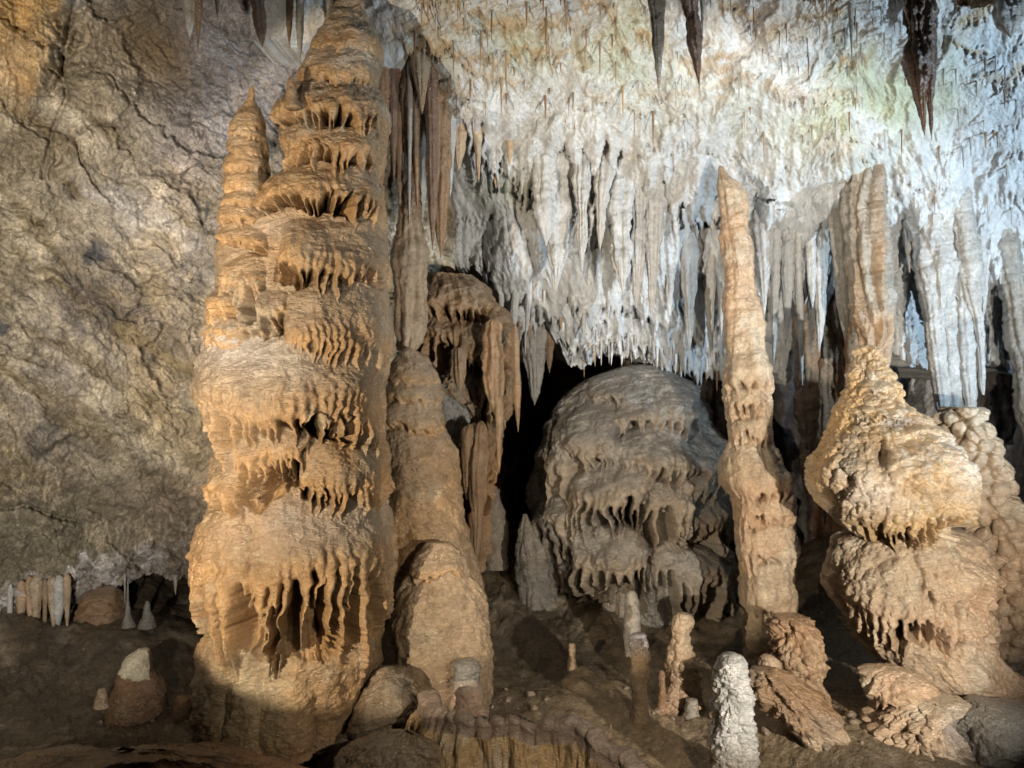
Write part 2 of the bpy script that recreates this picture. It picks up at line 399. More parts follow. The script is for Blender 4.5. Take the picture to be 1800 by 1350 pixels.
# ---- left wall: leaning limestone with diagonal scallops
def D_left(X, Y):
    D = 8.0 + 0.0036 * (X - 0) + 0.0016 * (Y - 400)
    D = D + 0.9 * sm((Y - 760) / 300)
    return D
def strata(X, Y):
    a = math.radians(36)
    u = X * math.cos(a) + Y * math.sin(a); v = -X * math.sin(a) + Y * math.cos(a); return u, v
_cache = {}
def H_left(X, Y):
    u, v = strata(X, Y)
    wx = 14 * tex(0, X / 160, Y / 160); u = u + wx; v = v + 10 * tex(3, X / 120, Y / 120)
    H = 13 * tex(2, X / 420, Y / 420) + 4.2 * tex(1, u / 330, v / 95)
    f1, f2, _v = voro(u / 34, v / 20); H = H + 13 * np.clip(f2 - f1, 0, 0.3) - 4.0 * f1; _cache['c1'] = np.clip(f2 - f1, 0, 0.35) / 0.35; _cache['v'] = _v
    f1, f2, _v = voro(u / 15 + 9, v / 10 + 4); H = H + 8 * np.clip(f2 - f1, 0, 0.35)
    n = tex(0, u / 260 + 3, v / 60); H = H - 9 * np.clip(n - 0.85, 0, 1.2)
    H = H + 1.8 * tex(4, X / 50, Y / 50)
    ub = u + 30 * tex(0, X / 300, Y / 300); vb = v + 18 * tex(3, X / 260, Y / 260)
    f1, f2, idv = voro(ub / 210 + 2, vb / 95 + 5); e_ = np.clip((f2 - f1) / 0.10, 0, 1)
    H = H + (26 * (idv - 0.5) + 16 * (f1 - 0.4)) * sm(e_) - 6 * (1 - e_); _cache['pl'] = 1 - e_; _cache['pid'] = idv
    H = H - 42 * gauss(X, Y, 265, 95, 125, 62, 0.42) + 26 * gauss(X, Y, 230, 175, 130, 22, 0.45)
    H = H - 26 * gauss(X, Y, 425, 80, 60, 90, 0.6) - 18 * gauss(X, Y, 500, 190, 40, 170, -0.2)
    # yellow mass in the top left corner and its groove
    e = ip([(-400, 140), (0, 128), (60, 118), (110, 100), (180, 70), (260, 60), (330, 40), (600, -300)], Y) + 8 * tex(0, Y / 60, 0 * Y)
    H = H + 42 * sm((e - X) / 34) * sm((330 - Y) / 260) - 20 * np.exp(-((X - e - 14) / 9) ** 2) * sm((240 - Y) / 80)
    cr = ip([(-50, 140), (0, 132), (90, 112), (130, 110), (170, 118), (230, 92), (310, 76)], Y)
    H = H - 16 * np.exp(-((X - cr) / 4.5) ** 2) * (Y < 315)
    # vertical flutes on the mass
    H = H + 8 * tex(0, X / 55, Y / 420) * sm((e - X) / 20) * sm((330 - Y) / 200)
    # smooth band low on the wall
    # horizontal crack + crust
    c2 = 885 + 0.22 * X + 4 * tex(0, X / 90, 0 * X)
    H = H - 16 * np.exp(-((Y - c2) / 3.5) ** 2) * sm((175 - X) / 60)
    H = H + 8 * sm((Y - c2) / 4) * sm((175 - X) / 60)
    for k in range(34):   # thin calcite threads running down the lower wall
        r = random.Random(k); xc = r.uniform(5, 100) if k < 7 else r.uniform(150, 345)
        ya = r.uniform(785, 830) if k < 7 else r.uniform(898, 925); yb = ya + r.uniform(50, 120 if k < 7 else 95)
        d = np.exp(-((X - xc - 6 * tex(0, Y / 80 + k, 0 * Y) + (0.1 * (Y - ya) if k > 6 else -0.1 * (Y - ya))) / 2.0) ** 2) * (Y > ya) * (Y < yb)
        H = H + 2.2 * d
    lp = lip_left(X)
    crust = sm((Y - (lp - 60)) / 14)
    H = H + crust * (14 + 9 * tex(1, X / 45, Y / 30) + 7 * tex(0, X / 90, Y / 60))
    return H
def lip_left(x):
    return ip([(-420, 1150), (-100, 1110), (0, 1085), (60, 1062), (130, 1062), (150, 1040), (200, 1030), (245, 1020), (300, 1012), (350, 1000), (420, 960), (560, 900), (800, 880)], x) + 5 * tex(1, np.asarray(x) / 60, 0 * np.asarray(x))
def C_left(X, Y, H):
    u, v = strata(X, Y)
    A = np.array
    n1 = tex(2, X / 380 + 2, Y / 380)[..., None]; n2 = tex(0, u / 260, v / 110)[..., None]; n3 = tex(1, u / 90, v / 50)[..., None]
    c = lerp(A((0.35, 0.285, 0.195)), A((0.47, 0.41, 0.315)), np.clip(0.5 + 0.5 * n2, 0, 1))
    c = lerp(c, A((0.25, 0.22, 0.205)), np.clip(0.5 * n1 + 0.35 * n3 + 0.02, 0, 0.85))
    c = lerp(c, A((0.37, 0.31, 0.20)), np.clip(0.5 * n3 - 0.3 * n1 - 0.3, 0, 0.6))
    vv = (_cache['v'] + 0.3 * n2[..., 0])[..., None]
    c = c * (0.78 + 0.4 * vv)
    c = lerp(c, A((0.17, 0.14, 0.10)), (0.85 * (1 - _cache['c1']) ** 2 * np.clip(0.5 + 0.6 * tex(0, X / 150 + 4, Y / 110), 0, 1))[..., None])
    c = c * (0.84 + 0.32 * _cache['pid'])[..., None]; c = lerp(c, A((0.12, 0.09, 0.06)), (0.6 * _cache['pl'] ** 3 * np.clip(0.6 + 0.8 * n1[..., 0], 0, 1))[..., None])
    blot = (np.clip(tex(0, X / 120 + 7, Y / 120) * 1.6 - 1.9, 0, 1) * (0.25 + gauss(X, Y, 30, 520, 140, 160) * 2.0))[..., None]
    c = lerp(c, A((0.085, 0.085, 0.095)), np.clip(blot, 0, 0.9))
    stk = np.clip(tex(0, u / 260 + 3, v / 60) - 0.75, 0, 1)[..., None]
    c = lerp(c, A((0.17, 0.125, 0.05)), np.clip(stk * 0.7, 0, 0.5))
    pale = gauss(X, Y, 235, 375, 150, 34, 0.42)[..., None]; c = lerp(c, A((0.62, 0.58, 0.54)), np.clip(pale * (0.55 + 0.35 * n3), 0, 0.85))
    gr = (gauss(X, Y, 400, 130, 120, 190, 0.5) + gauss(X, Y, 500, 80, 90, 120))[..., None]
    c = lerp(c, A((0.35, 0.325, 0.33)), np.clip(gr, 0, 0.85))
    hol = gauss(X, Y, 270, 95, 110, 62, 0.42)[..., None]; c = lerp(c, A((0.21, 0.145, 0.075)), np.clip(hol * 0.85, 0, 0.8))
    e = ip([(-400, 140), (0, 128), (60, 118), (110, 100), (180, 70), (260, 60), (330, 40), (600, -300)], Y)
    ye = (sm((e - X) / 30) * sm((230 - Y + 0.3 * X) / 120))[..., None]
    c = lerp(c, lerp(A((0.50, 0.35, 0.19)), A((0.46, 0.28, 0.10)), np.clip(0.5 + 0.6 * n2, 0, 1)), ye * 0.9)
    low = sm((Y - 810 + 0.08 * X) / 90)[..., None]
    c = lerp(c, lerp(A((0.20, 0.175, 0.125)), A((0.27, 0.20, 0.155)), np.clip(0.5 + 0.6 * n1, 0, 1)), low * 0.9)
    ln = np.zeros(X.shape)
    for k in range(34):
        r = random.Random(k); xc = r.uniform(5, 100) if k < 7 else r.uniform(150, 345)
        ya = r.uniform(785, 830) if k < 7 else r.uniform(898, 925); yb = ya + r.uniform(50, 120 if k < 7 else 95)
        d = np.exp(-((X - xc - 6 * tex(0, Y / 80 + k, 0 * Y) + (0.1 * (Y - ya) if k > 6 else -0.1 * (Y - ya))) / 2.0) ** 2) * (Y > ya) * (Y < yb)
        ln = np.maximum(ln, d)
    c = lerp(c, A((0.50, 0.42, 0.31)), (ln * 0.6)[..., None])
    lp = lip_left(X); cr = sm((Y - (lp - 62 + 8 * tex(0, X / 40, Y / 40))) / 10)[..., None]
    c = lerp(c, lerp(A((0.66, 0.63, 0.62)), A((0.30, 0.26, 0.22)), np.clip(0.35 + 0.4 * n3 - 0.2 * n2, 0, 1)), cr)
    c = lerp(c, A((0.20, 0.15, 0.10)), (cr[..., 0] * sm((X - 250) / 60))[..., None] * 0.7)
    return c
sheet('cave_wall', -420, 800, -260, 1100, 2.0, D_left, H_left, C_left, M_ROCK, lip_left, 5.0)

# ---- pale ceiling sloping down to the back
CEIL_LIP = [(440, 60), (540, 62), (600, 64), (650, 75), (690, 250), (720, 430), (760, 470), (800, 485), (845, 500), (870, 530), (900, 565), (950, 590), (985, 620), (1010, 640),
            (1050, 622), (1100, 616), (1150, 640), (1190, 652), (1230, 655), (1270, 640), (1300, 660), (1345, 680), (1380, 690), (1410, 640), (1430, 560), (1470, 500), (1520, 520), (1560, 600), (1600, 640), (1700, 650), (1800, 640), (2300, 600)]
def lip_ceil(x): return ip(CEIL_LIP, x) + 6 * tex(1, np.asarray(x) / 50, 0 * np.asarray(x)) + 15 * tex(0, np.asarray(x) / 110 + 2, 0 * np.asarray(x))
def D_ceil(X, Y):
    D = 7.4 + 4.3 * sm((Y + 150) / 800) - 0.0010 * (X - 900)
    D = D + 0.5 * sm((Y - 200) / 200) * gauss(X, Y, 760, 350, 90, 200)
    return D
_r2 = random.Random(11)
ctiers = []
for k in range(95):       # small dripping crests
    x = _r2.uniform(560, 1790); y = _r2.uniform(-40, 330) if k < 70 else _r2.uniform(300, 420); ww = _r2.uniform(40, 130)
    sl = _r2.uniform(-0.25, 0.35); h = _r2.uniform(18, 40)
    ctiers.append(T(x, x + ww, [(x, y - h), (x + ww, y - h + ww * sl)], [(x, y), (x + ww, y + ww * sl)], amp=_r2.uniform(3, 7.5), s=_r2.uniform(6, 9), L=_r2.uniform(10, 38), gap=2.5, wob=5))
def big(x0, x1, t, r, a, s, L, g=14, wob=8): ctiers.append(T(x0, x1, t, r, a, s, L, g, wob))
big(700, 900, 60, [(700, 75), (780, 90), (900, 110)], 14, 9, 34, 6)
big(758, 880, 165, [(758, 185), (820, 205), (880, 240)], 26, 17, 110)
big(850, 960, 190, [(850, 250), (900, 285), (960, 300)], 22, 16, 75)
big(900, 1110, 190, [(900, 238), (960, 240), (1110, 250)], 20, 26, 210, 12)
big(1090, 1290, 270, [(1090, 300), (1200, 330), (1290, 360)], 20, 24, 170, 14)
big(850, 1000, 365, [(850, 470), (900, 520), (960, 540), (1000, 530)], 38, 15, 70, 10)
big(985, 1110, 430, [(985, 520), (1050, 545), (1110, 520)], 26, 14, 80, 10)
big(960, 1120, 545, [(960, 565), (1010, 585), (1060, 570), (1120, 560)], 20, 8, 40, 8)
big(1100, 1200, 360, [(1100, 520), (1150, 560), (1200, 590)], 30, 20, 60, 12)
big(1170, 1285, 400, [(1170, 560), (1230, 590), (1285, 560)], 30, 24, 70, 12)
big(1325, 1440, 360, [(1325, 385), (1380, 380), (1440, 400)], 26, 19, 240, 16)
big(1430, 1530, 330, [(1430, 380), (1480, 400), (1530, 390)], 18, 18, 130, 10)
big(1590, 1760, 340, [(1590, 400), (1650, 420), (1760, 430)], 30, 22, 210, 14)
big(1700, 1900, 420, [(1700, 470), (1800, 500), (1900, 500)], 26, 20, 150, 14)
big(1380, 1500, 440, [(1380, 460), (1440, 470), (1500, 480)], 22, 17, 90, 14)
big(700, 850, 400, [(700, 440), (780, 455), (850, 470)], 16, 10, 40, 8)
for k in range(9):
    x = 860 + k * 48; big(x, x + 60, ip([(850, 500), (1010, 575), (1290, 590)], x + 0.0) - 20, lip_ceil(x + 30.0) - 22, 15, 7, 34, 6, 6)
def H_ceil(X, Y):
    Hd, ID, RIM = relief(X, Y, ctiers, 5); _cache['rim'] = RIM; _cache['id'] = ID
    a = math.radians(-58); t = sm((Y - 120) / 260)
    wv = tex(2, X / 260, Y / 420)
    H = 16 * tex(2, X / 380 + 4, Y / 380 + 2) + 5 * tex(0, X / 120, Y / 150)
    u = X + 0.42 * Y + 16 * tex(0, X / 110, Y / 110)
    # rills running diagonally down the upper slope
    H = H - 5.5 * np.abs(tex(2, u / 62, (Y - 0.3 * X) / 190)) * (1 - 0.4 * t) - 2.6 * np.abs(tex(2, u / 24 + 3, Y / 80))
    f1, f2, _v = voro(u / 11.0, (Y + 9 * tex(3, X / 70, Y / 70)) / 17.0); H = H + 2.6 * (0.5 - f1)
    H = H + 1.0 * tex(4, X / 45, Y / 45)
    # fused curtains lower down
    ph = X / 15.0 + 2.6 * wv + 0.7 * tex(0, X / 120, Y / 300)
    env = t * np.clip(0.55 + 0.5 * tex(2, X / 220 + 6, Y / 260), 0, 1.2)
    H = H + env * (15 * (np.abs(np.sin(ph)) ** 0.65 - 0.6) + 6 * (np.abs(np.sin(ph * 2.3 + 1.0)) ** 0.7 - 0.5)) + t * 9 * tex(0, X / 90 + 9, Y / 520)
    H = H + 36 * gauss(X, Y, 915, 450, 60, 100) + 30 * gauss(X, Y, 1010, 470, 80, 110) + 22 * gauss(X, Y, 1150, 470, 60, 120) - 50 * gauss(X, Y, 870, 250, 50, 30, 0.5)
    H = H - 40 * gauss(X, Y, 1250, 520, 22, 150) - 60 * gauss(X, Y, 740, 230, 40, 170) - 34 * gauss(X, Y, 1470, 560, 40, 100)
    return H + Hd * 1.0
def C_ceil(X, Y, H):
    A = np.array; RIM = _cache['rim'][..., None] * (_cache['id'] >= 0)[..., None]
    n1 = tex(2, X / 300 + 1, Y / 300)[..., None]; n2 = tex(0, X / 110, Y / 150)[..., None]; n3 = tex(1, X / 45, Y / 90)[..., None]
    warm = np.clip(1 - (X - 700) / 900, 0, 1)[..., None]
    c = lerp(A((0.53, 0.555, 0.57)), A((0.50, 0.50, 0.485)), warm * 0.8)
    c = lerp(c, A((0.645, 0.65, 0.65)), np.clip(0.25 + 0.4 * n2, 0, 1))
    c = lerp(c, A((0.46, 0.42, 0.37)), np.clip(0.25 * n1 + 0.2 * n3 - 0.25, 0, 0.5))
    g = (gauss(X, Y, 1500, 190, 110, 100, -0.7) + 0.9 * gauss(X, Y, 880, 90, 130, 60) + 0.8 * gauss(X, Y, 1110, 90, 80, 90) + 0.6 * gauss(X, Y, 870, 330, 60, 40) + 0.4 * gauss(X, Y, 1640, 150, 130, 90) + 0.4 * gauss(X, Y, 1260, 200, 130, 60))[..., None]
    c = lerp(c, A((0.37, 0.41, 0.25)), np.clip(g * (0.55 + 0.35 * n2), 0, 0.75))
    br = (sm((130 - Y + 20 * n3[..., 0] * 1.5) / 120) * (0.16 + 0.42 * gauss(X, Y, 820, 80, 220, 90) + 0.3 * gauss(X, Y, 1330, 60, 240, 80)))[..., None]
    c = lerp(c, A((0.38, 0.26, 0.12)), np.clip(br * (0.7 + 0.5 * n2), 0, 0.8))
    c = lerp(c, A((0.43, 0.30, 0.16)), RIM * np.clip(sm((260 - Y) / 200)[..., None] * 0.7 + 0.06, 0, 1))
    bl = (gauss(X, Y, 1290, 560, 60, 120) + gauss(X, Y, 1150, 560, 70, 70))[..., None]
    c = lerp(c, A((0.58, 0.63, 0.68)), np.clip(bl * 0.7, 0, 0.7))
    pk = gauss(X, Y, 1470, 262, 40, 22)[..., None]; c = lerp(c, A((0.50, 0.38, 0.31)), np.clip(pk * (0.3 + 0.4 * n3), 0, 0.5))
    return c
sheet('cave_ceiling', 440, 2250, -260, 700, 2.0, D_ceil, H_ceil, C_ceil, M_WHITE, lip_ceil, 3.2)
# the vault over the visitors, out of the picture
def vault():
    n = 40; U, V = np.meshgrid(np.linspace(-9, 11, 50), np.linspace(0, 1, n))
    Y = -4 + 11.6 * V; Z = 9.6 - 0.9 * V + 0.25 * tex(0, U / 4, V) - 0.02 * U * U
    sheet_co = np.stack([U, Y, Z], -1)
    o = mesh_obj('cave_ceiling', sheet_co.reshape(-1, 3), grid_faces(n, 50), np.tile([0.3, 0.26, 0.2], (n * 50, 1)), M_ROCK); o['kind'] = 'structure'
vault()

# ---- grey rock face at the right, and the dark back of the chamber
def lip_r(x): return ip([(1400, 1080), (1540, 1080), (1640, 900), (1740, 760), (1800, 690), (2300, 500)], x) + 6 * tex(1, np.asarray(x) / 60, 0 * np.asarray(x))
def H_r(X, Y):
    u = X * 0.75 - Y * 0.66; v = X * 0.66 + Y * 0.75
    f1, f2, _v = voro(u / 40, v / 26)
    return 16 * tex(2, X / 300, Y / 300) + 6 * tex(1, u / 160, v / 70) + 5 * np.clip(f2 - f1, 0, 0.5) + 2 * tex(4, X / 60, Y / 60)
def C_r(X, Y, H):
    n = tex(0, X / 100, Y / 100)[..., None]; n2 = tex(1, X / 40, Y / 60)[..., None]
    c = lerp(np.array((0.30, 0.30, 0.32)), np.array((0.50, 0.51, 0.54)), np.clip(0.4 + 0.5 * n, 0, 1))
    c = lerp(c, np.array((0.66, 0.68, 0.70)), np.clip(n2 * 0.7 - 0.5, 0, 0.8)); return lerp(c, np.array((0.24, 0.2, 0.16)), np.clip(-0.5 * n2 - 0.3, 0, 0.6))
sheet('cave_wall', 1520, 2300, 380, 900, 3.0, lambda X, Y: 12.0 + 0.0012 * (1800 - X) - 0.001 * (Y - 600), H_r, C_r, M_ROCK, lip_r, 2.5)
def H_b(X, Y):
    H = 34 * tex(2, X / 360, Y / 700) + 16 * tex(0, X / 90, Y / 600) + 6 * tex(1, X / 60, Y / 60)
    return H + 12 * np.abs(np.sin(X / 16.0 + 2 * tex(2, X / 300, Y / 300)))
def C_b(X, Y, H):
    c = colour('dkbrown', X, Y); g = gauss(X, Y, 790, 770, 60, 170)[..., None]; g2 = sm((X - 1650) / 100)[..., None] + sm((X - 1340) / 30)[..., None] * sm((1440 - X) / 30)[..., None]
    return lerp(c * 0.8, np.array((0.20, 0.20, 0.21)), np.clip(g2, 0, 1) * 0.8)
def D_b(X, Y):
    D = 14.8 + 0 * X
    D = D - 1.6 * sm((X - 1330) / 60) - 1.2 * sm((X - 1650) / 150)
    D = D + 1.0 * np.exp(-((X - 960) / 60.0) ** 2)
    return D
sheet('cave_wall', -700, 2500, 250, 1120, 4.0, D_b, H_b, C_b, M_ROCK)

# ---- the floor
def floor_z(x, y):
    z = 0.05 * tex(2, x / 3.2, y / 3.2) + 0.022 * tex(0, x / 1.1, y / 1.1) + 0.008 * tex(4, x / 0.8, y / 0.8)
    z = z + 0.75 * sm((y - 10.2) / 3.0) * np.exp(-((x + 0.1) / 1.5) ** 2) + 0.25 * sm((y - 9.5) / 4) * sm((x + 3.0) / 1.5)
    z = z + 0.03 + 0.28 * np.exp(-((x + 5.0) / 1.3) ** 2 - ((y - 10.0) / 1.1) ** 2)
    z = z - 0.40 * np.exp(-(np.abs((x + 2.05) / 1.15)) ** 3 - (np.abs(y - 6.95) / 0.32) ** 3)
    z = z + 0.22 * np.exp(-((x - 3.3) / 0.9) ** 2 - ((y - 7.0) / 1.0) ** 2) + 0.5 * sm((x - 4.2) / 2) + 0.6 * sm((-5.5 - x) / 2)
    f1, f2, _v = voro((x + 0.12 * tex(0, x, y)) / 0.42, (y + 0.12 * tex(3, x, y)) / 0.30); z = z + 0.05 * np.exp(-(f2 - f1) / 0.08) * np.clip(0.5 + 0.6 * tex(2, x / 4 + 3, y / 4), 0, 1)
    f1, f2, _v = voro(x / 0.11 + 5, y / 0.09 + 9); z = z + 0.028 * (0.5 - f1) * np.clip(0.6 + 0.8 * tex(0, x / 2, y / 2 + 4), 0, 1.3)
    z = z + 0.04 * np.abs(tex(0, (x + 0.6 * y) / 1.4, (y - 0.6 * x) / 4.0))
    return z
def floor():
    Dd = np.geomspace(1.2, 17.0, 520); sx = np.linspace(-1.15, 1.25, 900)
    SX, DD = np.meshgrid(sx, Dd); x = SX * DD + 0 * DD; y = DD - 0.0
    z = floor_z(x, y)
    P = np.stack([x, y, z], -1); X, Y = x * 160, y * 160
    n = tex(0, x / 1.6, y / 1.6)[..., None]; c = colour('floor', X, Y)
    c = c * (0.65 + 0.5 * np.clip(0.5 + 0.5 * tex(1, x / 1.3, y / 1.3), 0, 1.2))[..., None]; c = lerp(c, np.array((0.36, 0.30, 0.22)), np.clip(tex(0, x / 0.9 + 3, y / 0.7) * 0.5 - 0.35, 0, 0.7)[..., None])
    dk = gauss(x, y, 0.9, 9.5, 1.7, 0.9)[..., None]; c = c * (1 - 0.6 * dk)  # darker wet patch, with the mound's shade painted into its colour
    wet = np.clip(1 - (z + 0.12) / 0.06, 0, 1)[..., None]
    c = lerp(c, np.array((0.05, 0.04, 0.03)), wet * 0.7)
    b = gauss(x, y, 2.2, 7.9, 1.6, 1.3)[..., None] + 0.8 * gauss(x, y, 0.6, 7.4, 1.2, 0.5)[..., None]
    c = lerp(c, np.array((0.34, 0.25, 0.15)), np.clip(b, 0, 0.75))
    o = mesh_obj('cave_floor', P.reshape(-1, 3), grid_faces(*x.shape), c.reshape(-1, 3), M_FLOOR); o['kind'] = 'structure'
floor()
mw = bpy.data.materials.new('still_water'); mw.use_nodes = True; bs = mw.node_tree.nodes["Principled BSDF"]
bs.inputs['Base Color'].default_value = (0.012, 0.010, 0.008, 1); bs.inputs['Roughness'].default_value = 0.06; bs.inputs['IOR'].default_value = 1.33
def water(x0, x1, y0, y1, z):
    X, Y = np.meshgrid(np.linspace(x0, x1, 40), np.linspace(y0, y1, 40)); Z = z + 0.002 * tex(2, X / 2, Y / 2)
    o = mesh_obj('pool_water', np.stack([X, Y, Z], -1).reshape(-1, 3), grid_faces(40, 40), np.zeros((1600, 3)), mw); o['kind'] = 'structure'
water(-3.5, -0.7, 6.5, 7.4, -0.16)

# ================================================================== FORMATIONS
_hx = np.arange(560, 1800, 8.0); _hy = np.arange(-20, 700, 8.0); _HX, _HY = np.meshgrid(_hx, _hy)
_HH = H_ceil(_HX, _HY)
def H_at(x, y): return _HH[min(len(_hy) - 1, max(0, int((y + 20) / 8))), min(len(_hx) - 1, max(0, int((x - 560) / 8)))]
def Dc(x, y): return float(D_ceil(np.array([x * 1.0]), np.array([y * 1.0]))[0])
def Ds(x, y, e=0.06):   # depth just inside the ceiling's surface
    D = Dc(x, y); return D - H_at(x, y) * D / F + e

# ---- 1 the great tiered column
out_main = [(-40, 572, 632), (0, 568, 642), (20, 560, 652), (45, 545, 659), (70, 530, 662), (100, 520, 664), (140, 514, 666), (165, 498, 668), (185, 481, 668), (225, 480, 670),
  (250, 486, 668), (290, 480, 662), (320, 462, 664), (350, 440, 668), (390, 402, 668), (430, 385, 670), (470, 365, 673), (520, 352, 675), (570, 346, 675), (612, 343, 672),
  (630, 346, 670), (680, 350, 668), (730, 357, 668), (780, 368, 668), (830, 366, 672), (880, 358, 674), (910, 348, 674), (940, 343, 676), (1000, 340, 680), (1080, 340, 683),
  (1120, 337, 683), (1160, 335, 680), (1200, 335, 668), (1240, 335, 650), (1290, 335, 630), (1340, 335, 622)]
main_tiers = [
 T(512, 668, 20, [(512, 70), (600, 90), (668, 95)], 10, 16, 10, 4), T(508, 668, 80, [(508, 130), (600, 140), (668, 150)], 12, 16, 12, 5),
 T(478, 670, 140, [(482, 218), (520, 205), (553, 195), (585, 196), (620, 196), (668, 205)], 26, 12, [(482, 12), (550, 22), (600, 42), (668, 70)], 18),
 T(498, 666, 215, [(498, 268), (540, 258), (580, 264), (620, 272), (666, 285)], 24, 13, 42, 16),
 T(446, 670, 290, [(440, 370), (500, 356), (560, 350), (600, 345), (668, 352)], 28, 12, [(446, 10), (560, 20), (668, 40)], 20),
 T(486, 678, 388, [(490, 470), (520, 474), (560, 480), (585, 487), (620, 478), (645, 462), (678, 470)], 32, 11, 30, 26),
 T(400, 470, 400, [(400, 430), (470, 440)], 14, 12, 16, 10),
 T(398, 468, 450, [(398, 505), (468, 500)], 22, 10, 48, 16),
 T(352, 408, 440, [(352, 478), (408, 470)], 14, 12, 22, 8), T(348, 400, 510, [(348, 545), (400, 540)], 14, 12, 30, 8),
 T(500, 676, 498, [(503, 600), (560, 606), (600, 606), (637, 612), (655, 630), (676, 632)], 32, 10, [(500, 26), (580, 40), (650, 50)], 28),
 T(455, 510, 515, [(455, 552), (510, 548)], 18, 10, 40, 20),
 T(348, 460, 570, [(348, 592), (460, 588)], 14, 14, 10, 5),
 T(343, 676, 592, [(343, 712), (363, 718), (395, 715), (417, 710), (440, 722), (467, 735), (500, 743), (550, 727), (593, 735), (640, 745), (676, 748)], 36, 12, [(343, 95), (400, 100), (430, 45), (560, 32), (676, 48)], 30),
 T(362, 432, 800, [(362, 868), (432, 868)], 24, 13, 28, 18),
 T(420, 500, 752, [(420, 800), (500, 800)], 26, 11, 68, 22),
 T(468, 545, 748, [(468, 792), (545, 790)], 24, 11, 44, 22),
 T(528, 674, 776, [(530, 862), (600, 866), (640, 862), (674, 850)], 32, 10, 28, 30),
 T(338, 454, 900, [(338, 1005), (390, 1020), (454, 1020)], 34, 15, [(338, 150), (400, 140), (454, 120)], 28),
 T(444, 684, 872, [(444, 1045), (480, 1030), (500, 1015), (530, 1003), (560, 992), (600, 980), (640, 975), (684, 985)], 36, 15, [(444, 130), (560, 170), (684, 150)], 32),
 T(333, 404, [(333, 1135), (360, 1120), (404, 1150)], 1360, 22, 20, 3, 2),
 T(392, 470, [(392, 1190), (425, 1135), (470, 1195)], 1360, 26, 20, 3, 2),
 T(455, 550, [(455, 1195), (500, 1160), (550, 1165)], 1360, 25, 20, 3, 2),
 T(552, 690, [(552, 1180), (590, 1150), (630, 1160), (690, 1090)], 1360, 24, 20, 3, 2)]
for t in main_tiers[:20]: t['amp'] *= 1.3; t['gap'] *= 1.25; t['wob'] = 6; t['L'] = t['L'] * 1.5 if not isinstance(t['L'], list) else [(a, b * (1.45 if b < 90 else 1.1)) for a, b in t['L']]
_rm = random.Random(77)
for k in range(11):
    y = _rm.uniform(60, 1000); x = _rm.uniform(345, 640); ww = _rm.uniform(28, 95); xl_ = float(ip([(a, b) for a, b, c in out_main], y)); xr_ = float(ip([(a, c) for a, b, c in out_main], y))
    if x < xl_ - 5 or x + ww > xr_ + 10: continue
    sl = _rm.uniform(-0.2, 0.2); h = _rm.uniform(14, 40)
    main_tiers.append(T(x, x + ww, [(x, y - h), (x + ww, y - h + ww * sl)], [(x, y), (x + ww, y + ww * sl)], _rm.uniform(14, 30), _rm.uniform(7, 10), _rm.uniform(12, 45), _rm.uniform(5, 14), 5))
def tint_main(c, X, Y, R):
    g = sm((1 - R * 1.4)) * (0.6 * gauss(X, Y, 430, 615, 130, 40, 0.15) + 0.35 * gauss(X, Y, 480, 400, 60, 20) + 0.3 * gauss(X, Y, 590, 110, 90, 80) + 0.4 * gauss(X, Y, 560, 910, 130, 45))
    c = lerp(c, np.array((0.40, 0.36, 0.33)), np.clip(g, 0, 0.8)[..., None])
    pale = 0.7 * gauss(X, Y, 430, 1230, 70, 60) * (Y > 1100); c = lerp(c, np.array((0.60, 0.50, 0.33)), pale[..., None]); return c
mainc = add_body('flowstone_column', out_main, 7.0, 'orange', 'huge orange tiered flowstone column left of centre, reaching from the dark pool to the ceiling', 'column',
   tiers=main_tiers, seed=1, split=True, step=1.2, ripple=2.3, lump=5, depth=0.85, tint=tint_main)
add_body('spire', [(146, 434, 440), (150, 431, 444), (163, 429, 445), (170, 424, 446), (185, 410, 455), (198, 402, 459), (240, 398, 461), (292, 392, 463), (340, 388, 469), (390, 382, 474), (450, 376, 480), (500, 372, 482)],
   7.15, 'orange', parent=mainc, seed=2, step=1.6, ripple=2.2, lump=2.5, origin=(0, 0, 0),
   tiers=[T(400, 460, 195, 223, 9, 12, 8, 5), T(396, 461, 226, 240, 8, 9, 5, 5), T(394, 464, 244, 268, 10, 10, 8, 6), T(390, 466, 272, 298, 10, 11, 8, 6), T(388, 470, 300, 330, 11, 11, 9, 6), T(384, 474, 332, 360, 11, 12, 10, 6), T(380, 476, 362, 392, 11, 12, 12, 6), T(376, 480, 395, 425, 11, 12, 12, 6)])
add_body('nub', [(132, 508, 514), (138, 504, 518), (150, 502, 521), (170, 500, 523), (185, 498, 528)], 7.05, 'orange', parent=mainc, seed=3, step=1.5, lump=1.2)

